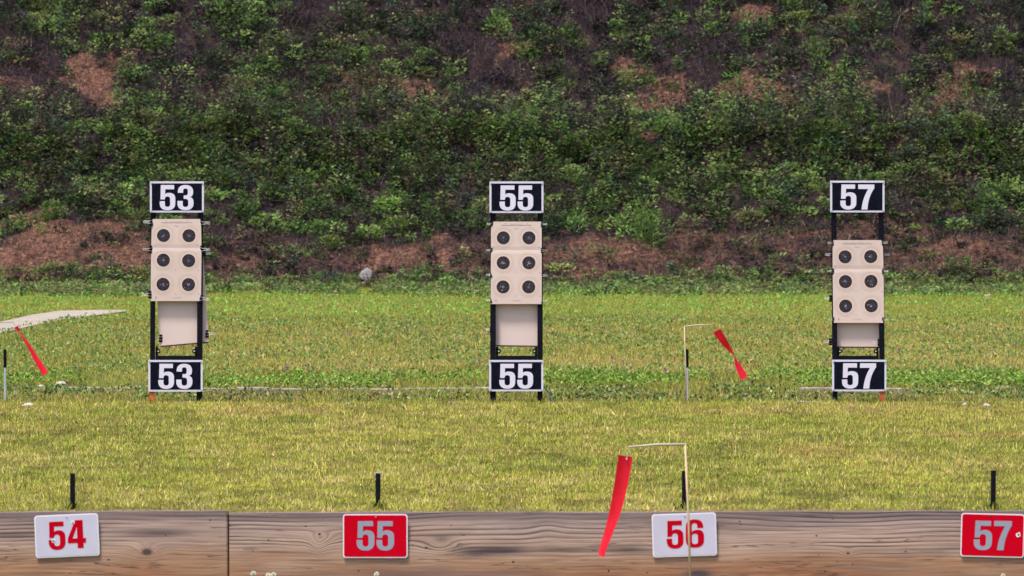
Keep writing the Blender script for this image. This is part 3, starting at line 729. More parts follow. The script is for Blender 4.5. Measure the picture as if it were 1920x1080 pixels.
# ------------------------------------------------------------------ timber edging and its plates
S1 = DB / F
LX0 = X(426.5, DB); RX0 = X(429.5, DB)
woodL = wood('weathered_wood_short', 2.3, [((275 - 426.5) * S1, -(1036 - 960) * S1, .05, .03, .035, .018), (-1.2, -.1, .08, .04, .03, .02)],
             [((203 - 426.5) * S1, -(1050 - 960) * S1, .0045), ((310 - 426.5) * S1, -(1005 - 960) * S1, .003), ((394 - 426.5) * S1, -(977 - 960) * S1, .004), ((131 - 426.5) * S1, -(1075 - 960) * S1, .003)],
             [((300 - 426.5) * S1, -(1000 - 960) * S1, .16, .017, .8), ((30 - 426.5) * S1, -(1002 - 960) * S1, .12, .016, .7)], .6)
def rx_(px): return (px - 429.5) * S1
def rz_(py): return -(py - 960) * S1
woodR = wood('weathered_wood_long', 7.7, [(rx_(605), rz_(1008), .05, .022, .03, .0), (rx_(598), rz_(1020), .028, .03, .035, .0), (rx_(825), rz_(1026), .07, .028, .032, .0), (rx_(1590), rz_(1038), .03, .018, .02, .006), (rx_(1025), rz_(990), .06, .05, -.010, 0), (rx_(2300), -.12, .06, .04, .03, .02)],
             [(rx_(a), rz_(c), r) for a, c, r in ((503, 1011, .004), (474, 1031, .003), (573, 985, .0042), (599, 1000, .0055), (774, 1021, .003), (799, 1026, .005), (846, 984, .003), (858, 1023, .003), (866, 1002, .003), (870, 1003, .003), (672, 1069, .004), (962, 1053, .005), (902, 1037, .0025),
              (1141, 1070, .004), (1387, 978, .0035), (1389, 984, .003), (1141, 1071, .003), (1561, 974, .003), (1531, 1005, .004), (1570, 1054, .003), (1598, 1059, .003), (1547, 1072, .004), (1698, 1035, .004), (1535, 1041, .0025), (1213, 1074, .0035))],
             [(rx_(930), rz_(1031), .13, .017, 1.2), (rx_(890), rz_(1036), .07, .014, .8), (rx_(1060), rz_(1030), .14, .010, .8), (rx_(1180), rz_(1031), .10, .015, .8), (rx_(1310), rz_(1076), .055, .016, 1.3), (rx_(828), rz_(1010), .03, .012, .6), (rx_(520), rz_(1034), .13, .006, .4)], .9)
def timber(x0, x1, mat, label, rot, zt):
    L = x1 - x0
    import bmesh
    bm = bmesh.new(); bmesh.ops.create_cube(bm, size=1)
    for v in bm.verts: v.co = Vector(((v.co.x + .5) * L, (v.co.y + .5) * .09, (v.co.z - .5) * .31))
    bmesh.ops.subdivide_edges(bm, edges=[e for e in bm.edges if abs(e.verts[0].co.x - e.verts[1].co.x) > 1], cuts=80)
    bmesh.ops.bevel(bm, geom=[e for e in bm.edges if len(e.link_faces) == 2 and e.calc_face_angle() > 1], offset=.004, segments=2, affect='EDGES')
    for v in bm.verts:
        if v.co.z > -.02: v.co.z += (float(fbm(np.array(v.co.x * 5. + x0), np.array(3.), 77, 3)) - .5) * .006
    me = bpy.data.meshes.new('timber_board'); bm.to_mesh(me); bm.free()
    o = link('timber_board', me, None, [mat], (x0 if rot >= 0 or True else x0, DB, zt)); o.rotation_euler = (0, -R(rot), 0)
    return tag(o, label, 'timber board', 'weathered timber boards edging the lawn')
# the short board's local x runs negative from the joint, so it is built from its right end
def timber_left():
    o = timber(-2.9, 0, woodL, 'weathered grey plank left of the joint carrying white plate 54', .33, Z(958.2, DB))
    for v in o.data.vertices: v.co.x -= 2.9
    o.location.x = LX0; return o
timber_left()
timber(RX0, RX0 + 4.88, woodR, 'long weathered plank right of the joint carrying plates 55, 56 and 57', .13, Z(962.0, DB))

def plate(corners, chars, boxes, red, holes, label):
    (tlx, tly), (trx, try_), (brx, bry), (blx, bly) = corners
    cx = (tlx + trx + brx + blx) / 4; cy = (tly + try_ + bry + bly) / 4
    ang = math.atan2((try_ - tly) + (bry - bly), (trx - tlx) + (brx - blx))
    w = (math.hypot(trx - tlx, try_ - tly) + math.hypot(brx - blx, bry - bly)) / 2 * S1; h = (math.hypot(blx - tlx, bly - tly) + math.hypot(brx - trx, bry - try_)) / 2 * S1
    root = empty('number_plate', (X(cx, DB), DB - .012, Z(cy, DB)), label, 'number plate', 'number plates on the timber edging', (R(2.5), ang, 0))
    a, c = w / 2, h / 2
    extrude2d([rrect(-a, -c, a, c, .012)], -.0008, .0012).build('rim', M_rimwhite, root)
    e = .0045
    extrude2d([rrect(-a + e, -c + e, a - e, c - e, .009)], -.0016, -.0009).build('panel', M_platered if red else M_platewhite, root)
    ca, sa = math.cos(-ang), math.sin(-ang)
    def loc(px, py):
        dx, dy = (px - cx), (py - cy); return ((dx * ca - dy * sa) * S1, -(dx * sa + dy * ca) * S1)
    for ch, (x0, y0, x1, y1) in zip(chars, boxes):
        lx, lz = loc((x0 + x1) / 2, (y0 + y1) / 2); ww, hh = (x1 - x0) * S1 * .985, (y1 - y0) * S1 * .985
        digit(ch, lx - ww / 2, lz - hh / 2, ww, hh, -.0024, -.0017, M_diggrey if red else M_digred, root)
    lx, lz = loc(*holes[0])
    MB().tube([(lx, -.0045, lz), (lx, .012, lz)], .0028, 10).build('screw', M_zinc, root)
    for i, (px, py, r, kind) in enumerate(holes[1]):
        lx, lz = loc(px, py)
        if kind: extrude2d([blot(lx, lz, r * 1.0, seed=i + int(px))], -.0030, -.0025).build('chip', M_chip, root)
        extrude2d([blot(lx + .0003, lz - .0005, r * .45, seed=i + 9)], -.0036, -.0031).build('bullet_hole', M_hole, root)
def c54(a, b_): return (a / 4.364, 860 + b_ / 4.364)
def bx(x0, y0, x1, y1, ox, oy, s): return (ox + x0 / s, oy + y0 / s, ox + x1 / s, oy + y1 / s)
plate([(64.9, 966.4), (184.5, 962), (186.8, 1041), (66.9, 1047)], '54', [bx(397, 512, 537, 747, 0, 860, 4.364), bx(553, 500, 705, 733, 0, 860, 4.364)], False, ((125, 968.8), [(137.2, 979.5, .0075, 1), (100, 1013.5, .0085, 1)]), 'white plate with red 54 on the short plank left of the joint')
plate([(643, 963.6), (764.4, 963.6), (764.4, 1046), (643, 1046)], '55', [bx(1085, 508, 1232, 753, 420, 860, 4.364), bx(1247, 508, 1393, 753, 420, 860, 4.364)], True, ((705, 968.5), []), 'red plate with grey 55 and white rim on the long plank')
plate([(1221, 963.8), (1342, 960.5), (1344.5, 1041), (1224.5, 1045.5)], '56', [bx(677, 662, 805, 875, 1080, 810, 4), bx(820, 652, 960, 868, 1080, 810, 4)], False, ((1283.5, 966.8), [(1255, 1018, .004, 0), (1251, 1022, .002, 0)]), 'white plate with red 56 behind the thin flag stick')
plate([(1802.4, 961.3), (1921, 964), (1919.5, 1046), (1799.7, 1043)], '57', [bx(1507, 505, 1658, 750, 1480, 860, 4.364), bx(1670, 507, 1818, 750, 1480, 860, 4.364)], True, ((1856, 964.5), [(1909, 1002, .0105, 1)]), 'red plate with grey 57 and white chip at the right end')

# black stakes behind the timber
for (px, pt, nm) in ((136.3, 888.5, 'white plate 54'), (709, 886.5, 'red plate 55'), (1283, 884, 'white plate 56'), (1862, 883, 'red plate 57')):
    D = DB + .22; x = X(px, D); z0 = -.02; zt = Z(pt, D)
    root = empty('metal_stake', (x, D, z0), 'black square stake standing behind ' + nm, 'stake', 'black stakes behind the timber edging')
    root.rotation_euler = (0, R(random.uniform(-.4, .7)), 0)
    MB().box((-.0095, -.0095, -.15), (.0095, .0095, zt - z0), bev=.0015).build('post', M_black, root)
    MB().box((-.015, -.014, 0.012), (.015, .014, .030), bev=.002).build('collar', M_black, root)
    MB().box((-.0102, -.0102, zt - z0 - .0015), (.0102, .0102, zt - z0 + .0015)).build('end_cap', M_zinc if px == 709 else M_black, root)

# ------------------------------------------------------------------ wind flags
def ribbon(pts, D, wpx, thetas, parent, o, depth):
    S = D / F; n = 40; P = []
    k = len(pts)
    for i in range(n + 1):
        t = i / n * (k - 1); a = min(int(t), k - 2); f_ = t - a
        p0, p1, p2, p3 = pts[max(a - 1, 0)], pts[a], pts[a + 1], pts[min(a + 2, k - 1)]
        c = [.5 * ((2 * p1[j]) + (-p0[j] + p2[j]) * f_ + (2 * p0[j] - 5 * p1[j] + 4 * p2[j] - p3[j]) * f_ ** 2 + (-p0[j] + 3 * p1[j] - 3 * p2[j] + p3[j]) * f_ ** 3) for j in range(2)]
        th = np.interp(i / n, [j / (len(thetas) - 1) for j in range(len(thetas))], thetas)
        P.append((c[0], c[1], th, i / n))
    vs = []; fs = []
    m_ = 4
    for i, (px, py, th, t) in enumerate(P):
        q = P[min(i + 1, n)]; r = P[max(i - 1, 0)]; tx, ty = q[0] - r[0], -(q[1] - r[1]); L = math.hypot(tx, ty); nx, nz = -ty / L, tx / L
        if nx < 0: nx, nz = -nx, -nz
        x = X(px, D) ; z = Z(py, D); y = D + depth * math.sin(t * 3.0) * .5
        for s in range(m_ + 1):
            e = (s / m_ - .5) * wpx * S * (1 - (.22 if D < 30 else 0) * t); cu = .12 * wpx * S * (1 - (2 * s / m_ - 1) ** 2)
            vs.append((x + nx * e * math.cos(R(th)) - nx * cu * math.sin(R(th)) - o[0], y + e * math.sin(R(th)) + cu * math.cos(R(th)) - o[1], z + nz * e * math.cos(R(th)) - o[2]))
    for i in range(n):
        for s in range(m_): a = i * (m_ + 1) + s; fs.append((a, a + 1, a + m_ + 2, a + m_ + 1))
    b2 = MB().add(vs, fs).build('ribbon', M_red, parent, smooth=True); return b2
def flag(D, zg, foot, top, arm_end, hook, rad, rpts, wpx, th, label, pole_mat, arm_mat, depth=.03):
    o = (X(foot[0], D), D, zg); root = empty('wind_flag', o, label, 'wind flag', 'red ribbon wind flags on thin sticks')
    def L(p, dy=0): return (X(p[0], D) - o[0], dy, Z(p[1], D) - o[2])
    t = L(top); f0 = (0, 0, -.05)
    mid = ((t[0] * .5) + .002, 0, t[2] * .5)
    MB().tube([f0, mid, t], rad, 8).build('pole', pole_mat, root, smooth=True)
    a = L(arm_end); MB().tube([(t[0] + .001, 0, t[2] - rad), ((t[0] + a[0]) / 2, .002, (t[2] + a[2]) / 2 + .002), a], [rad * 1.1, rad, rad * .8], 8).build('arm', arm_mat, root, smooth=True)
    h = L(hook); MB().tube([(a[0], 0, a[2] + rad), ((a[0] + h[0]) / 2 + .003, 0, (a[2] + h[2]) / 2), h], .0011, 5).build('hook_wire', M_wire if D < 30 else M_black, root)
    rb = ribbon(rpts, D, wpx, th, root, o, depth)
    MB().tube([(h[0], -.004, h[2] - .004), (h[0], .003, h[2] - .004)], .0035 if D < 30 else .003, 10).build('eyelet', M_wire, rb)
flag(24.2, -.32, (1296, 1126), (1284.5, 831), (1178, 838), (1175, 858), .0042, [(1173, 855), (1166, 900), (1157, 945), (1149, 975), (1139, 1005), (1131, 1028), (1127, 1044)], 27, [0, -12, -26, -40, -48, -54, -57],
     'red ribbon on a bamboo stick in front of white plate 56', M_stick, M_pale, .05)
flag(DT - .05, 0.0, (1287, 757), (1283, 611), (1338, 608.5), (1342, 618), .0042, [(1344, 620), (1355, 637), (1366, 652), (1375, 665), (1382, 681), (1389, 696), (1396, 709)], 15, [-10, -28, -55, -82, -125, -150, -165],
     'twisted red ribbon on a thin stick between stands 55 and 57', M_stick, M_pale, .04)
flag(DT - .05, 0.0, (-38, 757), (-36, 607), (23, 603.5), (29, 612), .0042, [(30, 613), (36, 623), (48, 640), (60, 660), (72, 680), (86, 701)], 14, [50, 86, 72, 60, 45, 30],
     'red ribbon flag at the left edge over the gravel path', M_stick, M_pale, .04)
for (px, lb) in ((9.5, 'pipe stake with black top at the left edge of the target line'), (1288.3, 'pipe stake with black top beside the far flag stick')):
    D = DT + .02; x = X(px, D); root = empty('pipe_stake', (x, D, 0), lb, 'stake', 'pipe stakes on the target line')
    zt, zm = Z(655, D), Z(689, D)
    MB().box((-.0085, -.0085, -.05), (.0085, .0085, zm), bev=.002).build('pipe', M_pipe, root)
    MB().box((-.0105, -.0105, zm), (.0105, .0105, zt), bev=.002).build('sleeve', M_black, root)

# ------------------------------------------------------------------ target stands
S2 = DT / F
def XT(p): return (p - 960) * S2
def ZT(p): return H0 + (HOR - p) * S2
def post_mb(x0t, x1t, zt, x0b, x1b, zb, ya, yb):
    mb = MB(); vs = []
    for (x0, x1, z) in ((x0b, x1b, zb), (x0t, x1t, zt)):
        vs += [(x0, ya, z), (x1, ya, z), (x1, yb, z), (x0, yb, z)]
    return mb.add(vs, [(0, 1, 2, 3)[::-1], (4, 5, 6, 7), (0, 1, 5, 4), (1, 2, 6, 5), (2, 3, 7, 6), (3, 0, 4, 7)])
stands = {}
def stand(num, cx, lp_t, rp_t, lp_b, rp_b, top, low, stub, digs_t, digs_l, desc):
    """lp_t etc.: (x0,x1) of each post at the top and at the bottom, photo pixels"""
    o = (XT(cx), DT, 0.0)
    root = empty('target_stand', o, desc, 'target stand', 'black target stands with number boards')
    ya, yb = -.02, .02
    zl = {}
    for side, (t, b_, key) in {'l': (lp_t, lp_b, 'l'), 'r': (rp_t, rp_b, 'r')}.items():
        zb = ZT(734) if stub == side else ZT(760)
        fr = (734 - 345) / (758 - 345) if stub == side else 1
        bb = (t[0] + (b_[0] - t[0]) * fr, t[1] + (b_[1] - t[1]) * fr)
        post_mb(XT(t[0]) - o[0], XT(t[1]) - o[0], ZT(346), XT(bb[0]) - o[0], XT(bb[1]) - o[0], zb, ya, yb).build('post', M_black, root)
        if stub == side:
            tag(post_mb(XT(bb[0] - .9) - o[0], XT(bb[1] + .6) - o[0], ZT(729), XT(b_[0] - .9) - o[0], XT(b_[1] + .6) - o[0], ZT(760), ya - .006, ya - .001).build('post_foot', M_orange, root), 'orange painted foot')
            post_mb(XT(bb[0]) - o[0], XT(bb[1]) - o[0], zb - .001, XT(b_[0]) - o[0], XT(b_[1]) - o[0], ZT(760), ya + .001, yb - .004).build('post_foot', M_orange, root)
    xl, xr = XT((lp_t[1] + lp_b[1]) / 2 ) - o[0], XT((rp_t[0] + rp_b[0]) / 2) - o[0]
    MB().box((xl + .0015, -.014, ZT(675)), (xr - .0015, .016, ZT(667)), bev=.002).build('crossbar', M_black, root)
    MB().box((xl + .0015, -.014, ZT(352)), (xr - .0015, .016, ZT(345)), bev=.002).build('crossbar', M_black, root)
    for (xx, sg) in ((xl, 1), (xr, -1)):
        br = MB().box((min(xx + sg * .0015, xx + sg * .018), .006, ZT(668)), (max(xx + sg * .0015, xx + sg * .018), .014, ZT(650)), bev=.003).build('bracket', M_black, root)
        cxx, cz = xx + sg * .020, ZT(658.5)
        MB().tube([(cxx, -.004, cz), (cxx, .006, cz)], .017, 18).build('knob', M_black, br)
        MB().tube([(cxx + sg * .002, -.010, cz), (cxx + sg * .002, -.003, cz)], .0062, 6).build('bolt', M_zinc, br)
    for (bxs, digs, nm) in ((top, digs_t, 'upper'), (low, digs_l, 'lower')):
        (x0, y0, x1, y1) = bxs; ccx, ccy = (x0 + x1) / 2, (y0 + y1) / 2
        w, h = (x1 - x0) * S2 / 2, (y1 - y0) * S2 / 2
        sb = extrude2d([rrect(-w, -h, w, h, .003, 2)], -.003, .003).build('number_board', M_signwhite, root)
        sb.location = (XT(ccx) - o[0], ya - .012, ZT(ccy)); sb['label'] = '%s number board' % nm
        e = 3.7 * S2
        extrude2d([rrect(-w + e, -h + e, w - e, h - e, .001, 1)], -.0045, -.0032).build('panel', M_signblack, sb)
        for ch, (a, c) in zip(str(num), digs):
            digit(ch, (a - ccx) * S2, -h + (y1 - bxs[3]) + 0 * S2 + (y1 - digs_y[nm][1]) * S2, (c - a) * S2, (digs_y[nm][1] - digs_y[nm][0]) * S2, -.0062, -.0047, M_digwhite, sb)
        for (sx, sz) in ((-1, 1), (1, 1), (-1, -1), (1, -1)):
            if stub == 'l' and nm == 'lower' and sx < 0 and sz < 0 and num == 53: continue
            px_, pz_ = sx * (w - .011), sz * (h - .011)
            MB().tube([(px_, -.009, pz_), (px_, -.0047, pz_)], .0062, 12).build('bolt', M_zinc, sb)
    return root
digs_y = {'upper': (347, 394.3), 'lower': (682, 729)}
stand(53, 331, (283.5, 292.5), (371, 381), (281, 290), (369, 379), (281.5, 340.2, 382.7, 398.4), (278.6, 674.9, 380.4, 734), 'l', [(300, 329.2), (333.2, 363.4)], [(297.3, 326.8), (331, 361.2)],
      'black target stand between boards 53 with one orange foot and crooked backing')
digs_y = {'upper': (347.8, 395), 'lower': (682, 728.7)}
stand(55, 968.5, (919.5, 929), (1008, 1018), (919, 930), (1007.5, 1017.5), (917.8, 340.4, 1018.9, 399.3), (917.2, 674.9, 1018.5, 733.4), None, [(936.6, 966.8), (970.5, 999.8)], [(936.2, 966), (969.8, 999.5)],
      'black target stand between boards 55 with two black feet')
digs_y = {'upper': (346, 393), 'lower': (681, 728.5)}
stand(57, 1608.5, (1558.2, 1567.8), (1646.6, 1656.2), (1561.3, 1570.3), (1649.3, 1659), (1556.2, 338.9, 1657.8, 398.2), (1559.8, 674.4, 1661.5, 733.4), 'r', [(1575, 1605), (1608.6, 1638.8)], [(1578.3, 1608.6), (1612, 1642.2)],
      'black target stand between boards 57 with an orange right foot')

# ------------------------------------------------------------------ paper targets
def paper(num, rows, crease, bulls, label, hits):
    """rows: (y, xl, xr) outline rows in photo pixels, top to bottom"""
    cx = sum(r[1] + r[2] for r in rows) / 2 / len(rows); yb = rows[-1][0]
    o = (XT(cx), DT - .0265, ZT(yb)); root = empty('paper_target', o, label, 'paper target', 'paper targets with six bulls each')
    def warp(x, z): return .004 * math.sin(z * 5 + num) * math.cos(x * 6) - .0015
    n, m_ = 12, 24; vs = []; fs = []
    ys_ = list(np.linspace(rows[0][0], crease, 9)) + list(np.linspace(crease, yb, 17))[1:]
    for yy in ys_:
        xl = np.interp(yy, [r[0] for r in rows], [r[1] for r in rows]); xr = np.interp(yy, [r[0] for r in rows], [r[2] for r in rows])
        for i in range(n + 1):
            x = XT(xl + (xr - xl) * i / n) - o[0]; z = ZT(yy) - o[2]; y = warp(x, z)
            vs.append((x, y + .0022 * math.exp(-((yy - crease) / 1.5) ** 2), z))
    nv = len(vs); vs += [(x, y + .0012, z) for x, y, z in vs]; R_ = len(ys_)
    for j in range(R_ - 1):
        for i in range(n):
            a = j * (n + 1) + i; fs.append((a, a + n + 1, a + n + 2, a + 1)); fs.append((a + nv, a + 1 + nv, a + n + 2 + nv, a + n + 1 + nv))
    for j in range(R_ - 1):
        for a in (j * (n + 1), j * (n + 1) + n): fs.append((a, a + n + 1, a + n + 1 + nv, a + nv))
    for i in range(n):
        for a in (i, (R_ - 1) * (n + 1) + i): fs.append((a, a + 1, a + 1 + nv, a + nv))
    sheet = MB().add(vs, fs).build('sheet', M_paper, root, smooth=False)
    # crease shadow line is a real fold; printed marks follow
    for bi, (bx_, by_) in enumerate(bulls):
        r = 12.3 * S2; cxl, czl = XT(bx_) - o[0], ZT(by_) - o[2]
        radii = [(0, .10, 1), (.10, .20, 0), (.20, .235, 1), (.235, .40, 0), (.40, .425, 1), (.425, .60, 0), (.60, .622, 1), (.622, .80, 0), (.80, .818, 1), (.818, 1.0, 0),
                 (1.0, 1.10, 4), (1.385, 1.415, 2), (1.60, 1.62, 2)]
        mb = MB(); K = 40
        for (r0, r1, mi) in radii:
            vv = []; ff = []
            for q in range(K):
                t = 2 * math.pi * q / K
                for rr in (r0, r1):
                    x = cxl + r * rr * math.cos(t); z = czl + r * rr * math.sin(t); vv.append((x, warp(x, z) - .0010, z))
            for q in range(K): ff.append((2 * q, 2 * q + 1, 2 * ((q + 1) % K) + 1, 2 * ((q + 1) % K)))
            mb.add(vv, ff, mi)
        q = random.Random(bi * 7 + num); 
        for hcount in range(hits[bi]):
            a, rr = q.uniform(0, 6.28), abs(q.gauss(0, .33)) * r
            x, z = cxl + rr * math.cos(a), czl + rr * math.sin(a); p = blot(x, z, q.uniform(.0018, .0034), 8, q.randint(0, 99))
            y = warp(x, z) - .0015 - .0001 * hcount
            mb.add([(a_, y, c_) for a_, c_ in p], [tuple(range(len(p)))], 3)
            p = blot(x, z, .0014, 6, 4); mb.add([(a_, y - .00004, c_) for a_, c_ in p], [tuple(range(len(p)))], 0)
        mb.build('bullseye', [M_ink, M_inkring, M_inkfaint, M_torn, M_halo], root)
    # small printed heading, footer and corner marks (too small to read in the photo)
    mb = MB(); q = random.Random(num)
    cpx = (rows[0][1] + rows[0][2]) / 2; top = rows[0][0]
    def dash(x0, x1, yy, hpx=.8, mi=0):
        a, c_ = XT(x0) - o[0], XT(x1) - o[0]; z = ZT(yy) - o[2]; h = hpx * S2 / 2
        y = min(warp(a, z), warp(c_, z)) - .0012; mb.add([(a, y, z - h), (c_, y, z - h), (c_, y, z + h), (a, y, z + h)], [(0, 1, 2, 3)], mi)
    xx = cpx - 29
    while xx < cpx + 28:
        w = q.uniform(.7, 2.6); dash(xx, xx + w, top + 6.8, .9); xx += w + q.uniform(.3, .9)
    xx = cpx - 12
    while xx < cpx + 12: w = q.uniform(.6, 1.6); dash(xx, xx + w, top + 4.2, .6, 1); xx += w + .5
    for k in range(3): dash(cpx - 4 + 3 * k, cpx - 2.4 + 3 * k, top + 13, 2.2, 1)
    xx = cpx - 7
    while xx < cpx + 7: w = q.uniform(.6, 1.6); dash(xx, xx + w, yb - 6.5, .9, 1); xx += w + .5
    dash(rows[-1][1] + 8.5, rows[-1][1] + 11.5, yb - 6.6, 2.6, 1); dash(rows[-1][1] + 9.4, rows[-1][1] + 10.8, yb - 8.4, 1.2, 1)
    for (ax, ay) in ((cpx - 20, top + 3.6), (cpx + 20, top + 3.6), (rows[0][1] + 5, crease - 5.5), (rows[0][2] - 5, crease - 5.5), (cpx - 2, crease + 41), (cpx - 2, crease + 86), (rows[-1][2] - 4, crease + 42), (rows[-1][2] - 4, crease + 86)):
        dash(ax - .7, ax + .7, ay, 1.4)
    mb.build('print', [M_inktext, M_inkfaint], root)
    MB().box((XT(rows[1][1]) + .004 - o[0], -.0045, ZT(crease) - o[2] - .0011), (XT(rows[1][2]) - .004 - o[0], -.0040, ZT(crease) - o[2] + .0011)).build('crease', M_inkfaint, root) if False else None
paper(53, [(410.7, 287.2, 375.8), (425, 284.8, 377.5), (465, 284, 378.2), (500, 283.4, 378), (552, 282.8, 377.3), (564.5, 282.6, 376.8)], 465, [(307.1, 441.6), (354.7, 442), (306.7, 487.8), (354.2, 488.7), (306.2, 533.1), (353.8, 533.6)],
      'six bull paper target clipped below the upper board 53', [1, 0, 5, 0, 6, 7])
paper(55, [(415.6, 920.7, 1015.6), (469, 920.6, 1015.7), (570, 919.9, 1015.7)], 469, [(943.8, 446), (991.8, 446), (943.6, 492.7), (991.6, 492.9), (943.3, 538), (991.3, 538)],
      'six bull paper target clipped below the upper board 55', [0, 1, 8, 9, 8, 1])
paper(57, [(450.3, 1561.2, 1652.2), (462, 1560.8, 1655), (504.4, 1560.8, 1656.2), (605.2, 1562, 1657.2)], 504.4, [(1584.2, 481.6), (1632.2, 481.1), (1584.9, 528), (1632.7, 527.6), (1585.3, 573.8), (1633.3, 573.3)],
      'six bull paper target hung low on stand 57', [4, 2, 4, 4, 7, 7])

# backing cards behind the posts
def card(poly, label, edge, cx):
    o = (XT(cx), DT + .024, ZT(max(p[1] for p in poly))); root = empty('backing_board', o, label, 'backing board', 'pale backing boards behind the targets')
    loop = [(XT(a) - o[0], ZT(b_) - o[2]) for a, b_ in poly]
    extrude2d([loop], 0, .008).build('card', M_card, root)
    (a0, b0), (a1, b1) = edge
    h = 2.6 * S2; e = [(XT(a0) - o[0], ZT(b0) - o[2]), (XT(a1) - o[0], ZT(b1) - o[2])]
    extrude2d([[e[0], (e[0][0], e[0][1] - h), (e[1][0], e[1][1] - h), e[1]]], -.004, .012).build('bottom_strip', M_brownedge, root)
card([(288, 420), (376, 414), (391.5, 640.5), (299, 648.5)], 'crooked pale backing board sticking out right behind stand 53', ((301, 648.3), (391.3, 640.6)), 340)
card([(927, 425), (1011, 425), (1009.5, 648), (928.5, 647)], 'straight pale backing board behind stand 55', ((929, 647), (1009, 648.2)), 968)
card([(1566, 458), (1652, 458), (1651.5, 650), (1568.5, 650)], 'pale backing board showing a short strip behind stand 57', ((1568.5, 649.6), (1651, 650.2)), 1609)

# ------------------------------------------------------------------ binder clips
def make_clip():
    root = empty('binder_clip', (0, 0, 0), 'x', 'binder clip', 'binder clips on the target stands')
    # body: black spring wedge, jaws pointing inwards (-x), spine outwards (+x)
    prof_ = [(-.011, -.0035), (.011, -.013), (.011, .013), (-.011, .0035), (-.011, .002), (.0085, .0105), (.0085, -.0105), (-.011, -.002)]
    h = .024; vs = [(a, b_, z) for z in (-h, h) for a, b_ in prof_]; n = len(prof_)
    tri = tessellate_polygon([[Vector((a, b_, 0)) for a, b_ in prof_]])
    fs = [tuple(t) for t in tri] + [tuple(i + n for i in t) for t in tri] + [(i, (i + 1) % n, (i + 1) % n + n, i + n) for i in range(n)]
    body = MB().add(vs, fs).build('body', M_black, root)
    for sy in (-1, 1):
        mb = MB()
        mb.tube([(-.010, sy * .005, -.012), (.012, sy * .0145, -.0065), (.038, sy * .012, -.0035), (.046, sy * .011, -.0075), (.0515, sy * .011, 0), (.046, sy * .011, .0075), (.038, sy * .012, .0035), (.012, sy * .0145, .0065), (-.010, sy * .005, .012)], .0010, 6)
        mb.build('handle', M_wire, root, smooth=True)
    return root
proto = make_clip(); first = [True]
def clip(px, py, side, sc, dy, rz, label):
    o = proto
    if not first[0]:
        o = proto.copy(); col.objects.link(o)
        for ch in proto.children:
            c = ch.copy(); col.objects.link(c); c.parent = o
    first[0] = False
    o.location = (XT(px), DT + dy, ZT(py)); o.scale = (side * sc, sc, sc); o.rotation_euler = (R(random.uniform(-14, 14)), R(rz), 0); o['label'] = label
B = 'black binder clip '
FR, BK = -.024, .028
for a in ((284.5, 416.7, -1, 1.12, FR, 2, B + 'at the top left corner of the target on stand 53'), (283.5, 468, -1, 1.12, FR, 3, B + 'on the left edge at the crease of target 53'),
          (281.5, 552.5, -1, 1.1, FR, -2, B + 'at the bottom left corner of the target on stand 53'), (378.9, 417.5, 1, 1.12, FR, 3, B + 'at the top right corner of the target on stand 53'),
          (379, 467.5, 1, 1.12, FR, 2, B + 'on the right edge at the crease of target 53'), (382.5, 475, 1, .95, BK, 1, B + 'behind the right post of stand 53 just under another'),
          (377.8, 560.3, 1, 1.12, FR, 4, B + 'at the bottom right corner of the target on stand 53'), (301.3, 634.6, -1, 1.12, BK, 3, B + 'at the lower left corner of the crooked backing board'),
          (387.6, 626.2, 1, 1.12, BK, -2, B + 'at the lower right corner of the crooked backing board'),
          (922.5, 420, -1, .75, FR, 0, B + 'at the top left corner of the target on stand 55'), (921.5, 469.3, -1, .75, FR, 1, B + 'on the left edge at the crease of target 55'),
          (921.5, 515.5, -1, .75, FR, 1, B + 'on the left edge below the crease of target 55'), (921.7, 563, -1, .75, FR, -1, B + 'at the bottom left corner of the target on stand 55'), (920.5, 617.5, -1, .8, BK, 0, B + 'behind the left post of stand 55 at its backing board'),
          (1016, 420.5, 1, .75, FR, 0, B + 'at the top right corner of the target on stand 55'), (1016.3, 469.6, 1, .75, FR, 1, B + 'on the right edge at the crease of target 55'), (1016.3, 516.7, 1, .75, FR, 0, B + 'on the right edge below the crease of target 55'),
          (1015.8, 564, 1, .75, FR, -2, B + 'at the bottom right corner of the target on stand 55'), (1014, 620, 1, .8, BK, -3, B + 'behind the right post of stand 55 at its backing board'),
          (1561.5, 455.5, -1, .78, FR, 0, B + 'at the top left corner of the target on stand 57'), (1560, 477.5, -1, .95, BK, 0, B + 'behind the left post of stand 57 beside the first bull'), (1561.3, 508.5, -1, .78, FR, 0, B + 'on the left edge at the crease of target 57'),
          (1558, 559.7, -1, .95, BK, 0, B + 'behind the left post of stand 57 beside the last bull'), (1562, 599.6, -1, .75, FR, 0, B + 'at the bottom left corner of the target on stand 57'), (1557.5, 641, -1, 1.0, BK, 1, B + 'low behind the left post of stand 57'),
          (1653.8, 455, 1, .78, FR, 0, B + 'at the top right corner of the target on stand 57'), (1655, 477.5, 1, .95, BK, 0, B + 'behind the right post of stand 57 beside the top bulls'), (1655.3, 508.5, 1, .78, FR, 0, B + 'on the right edge at the crease of target 57'),
          (1655.5, 599.5, 1, .75, FR, 0, B + 'at the bottom right corner of the target on stand 57'), (1648.5, 642, -1, .95, .016, 0, B + 'at the inner lower corner of the backing board of stand 57')):
    clip(*a)

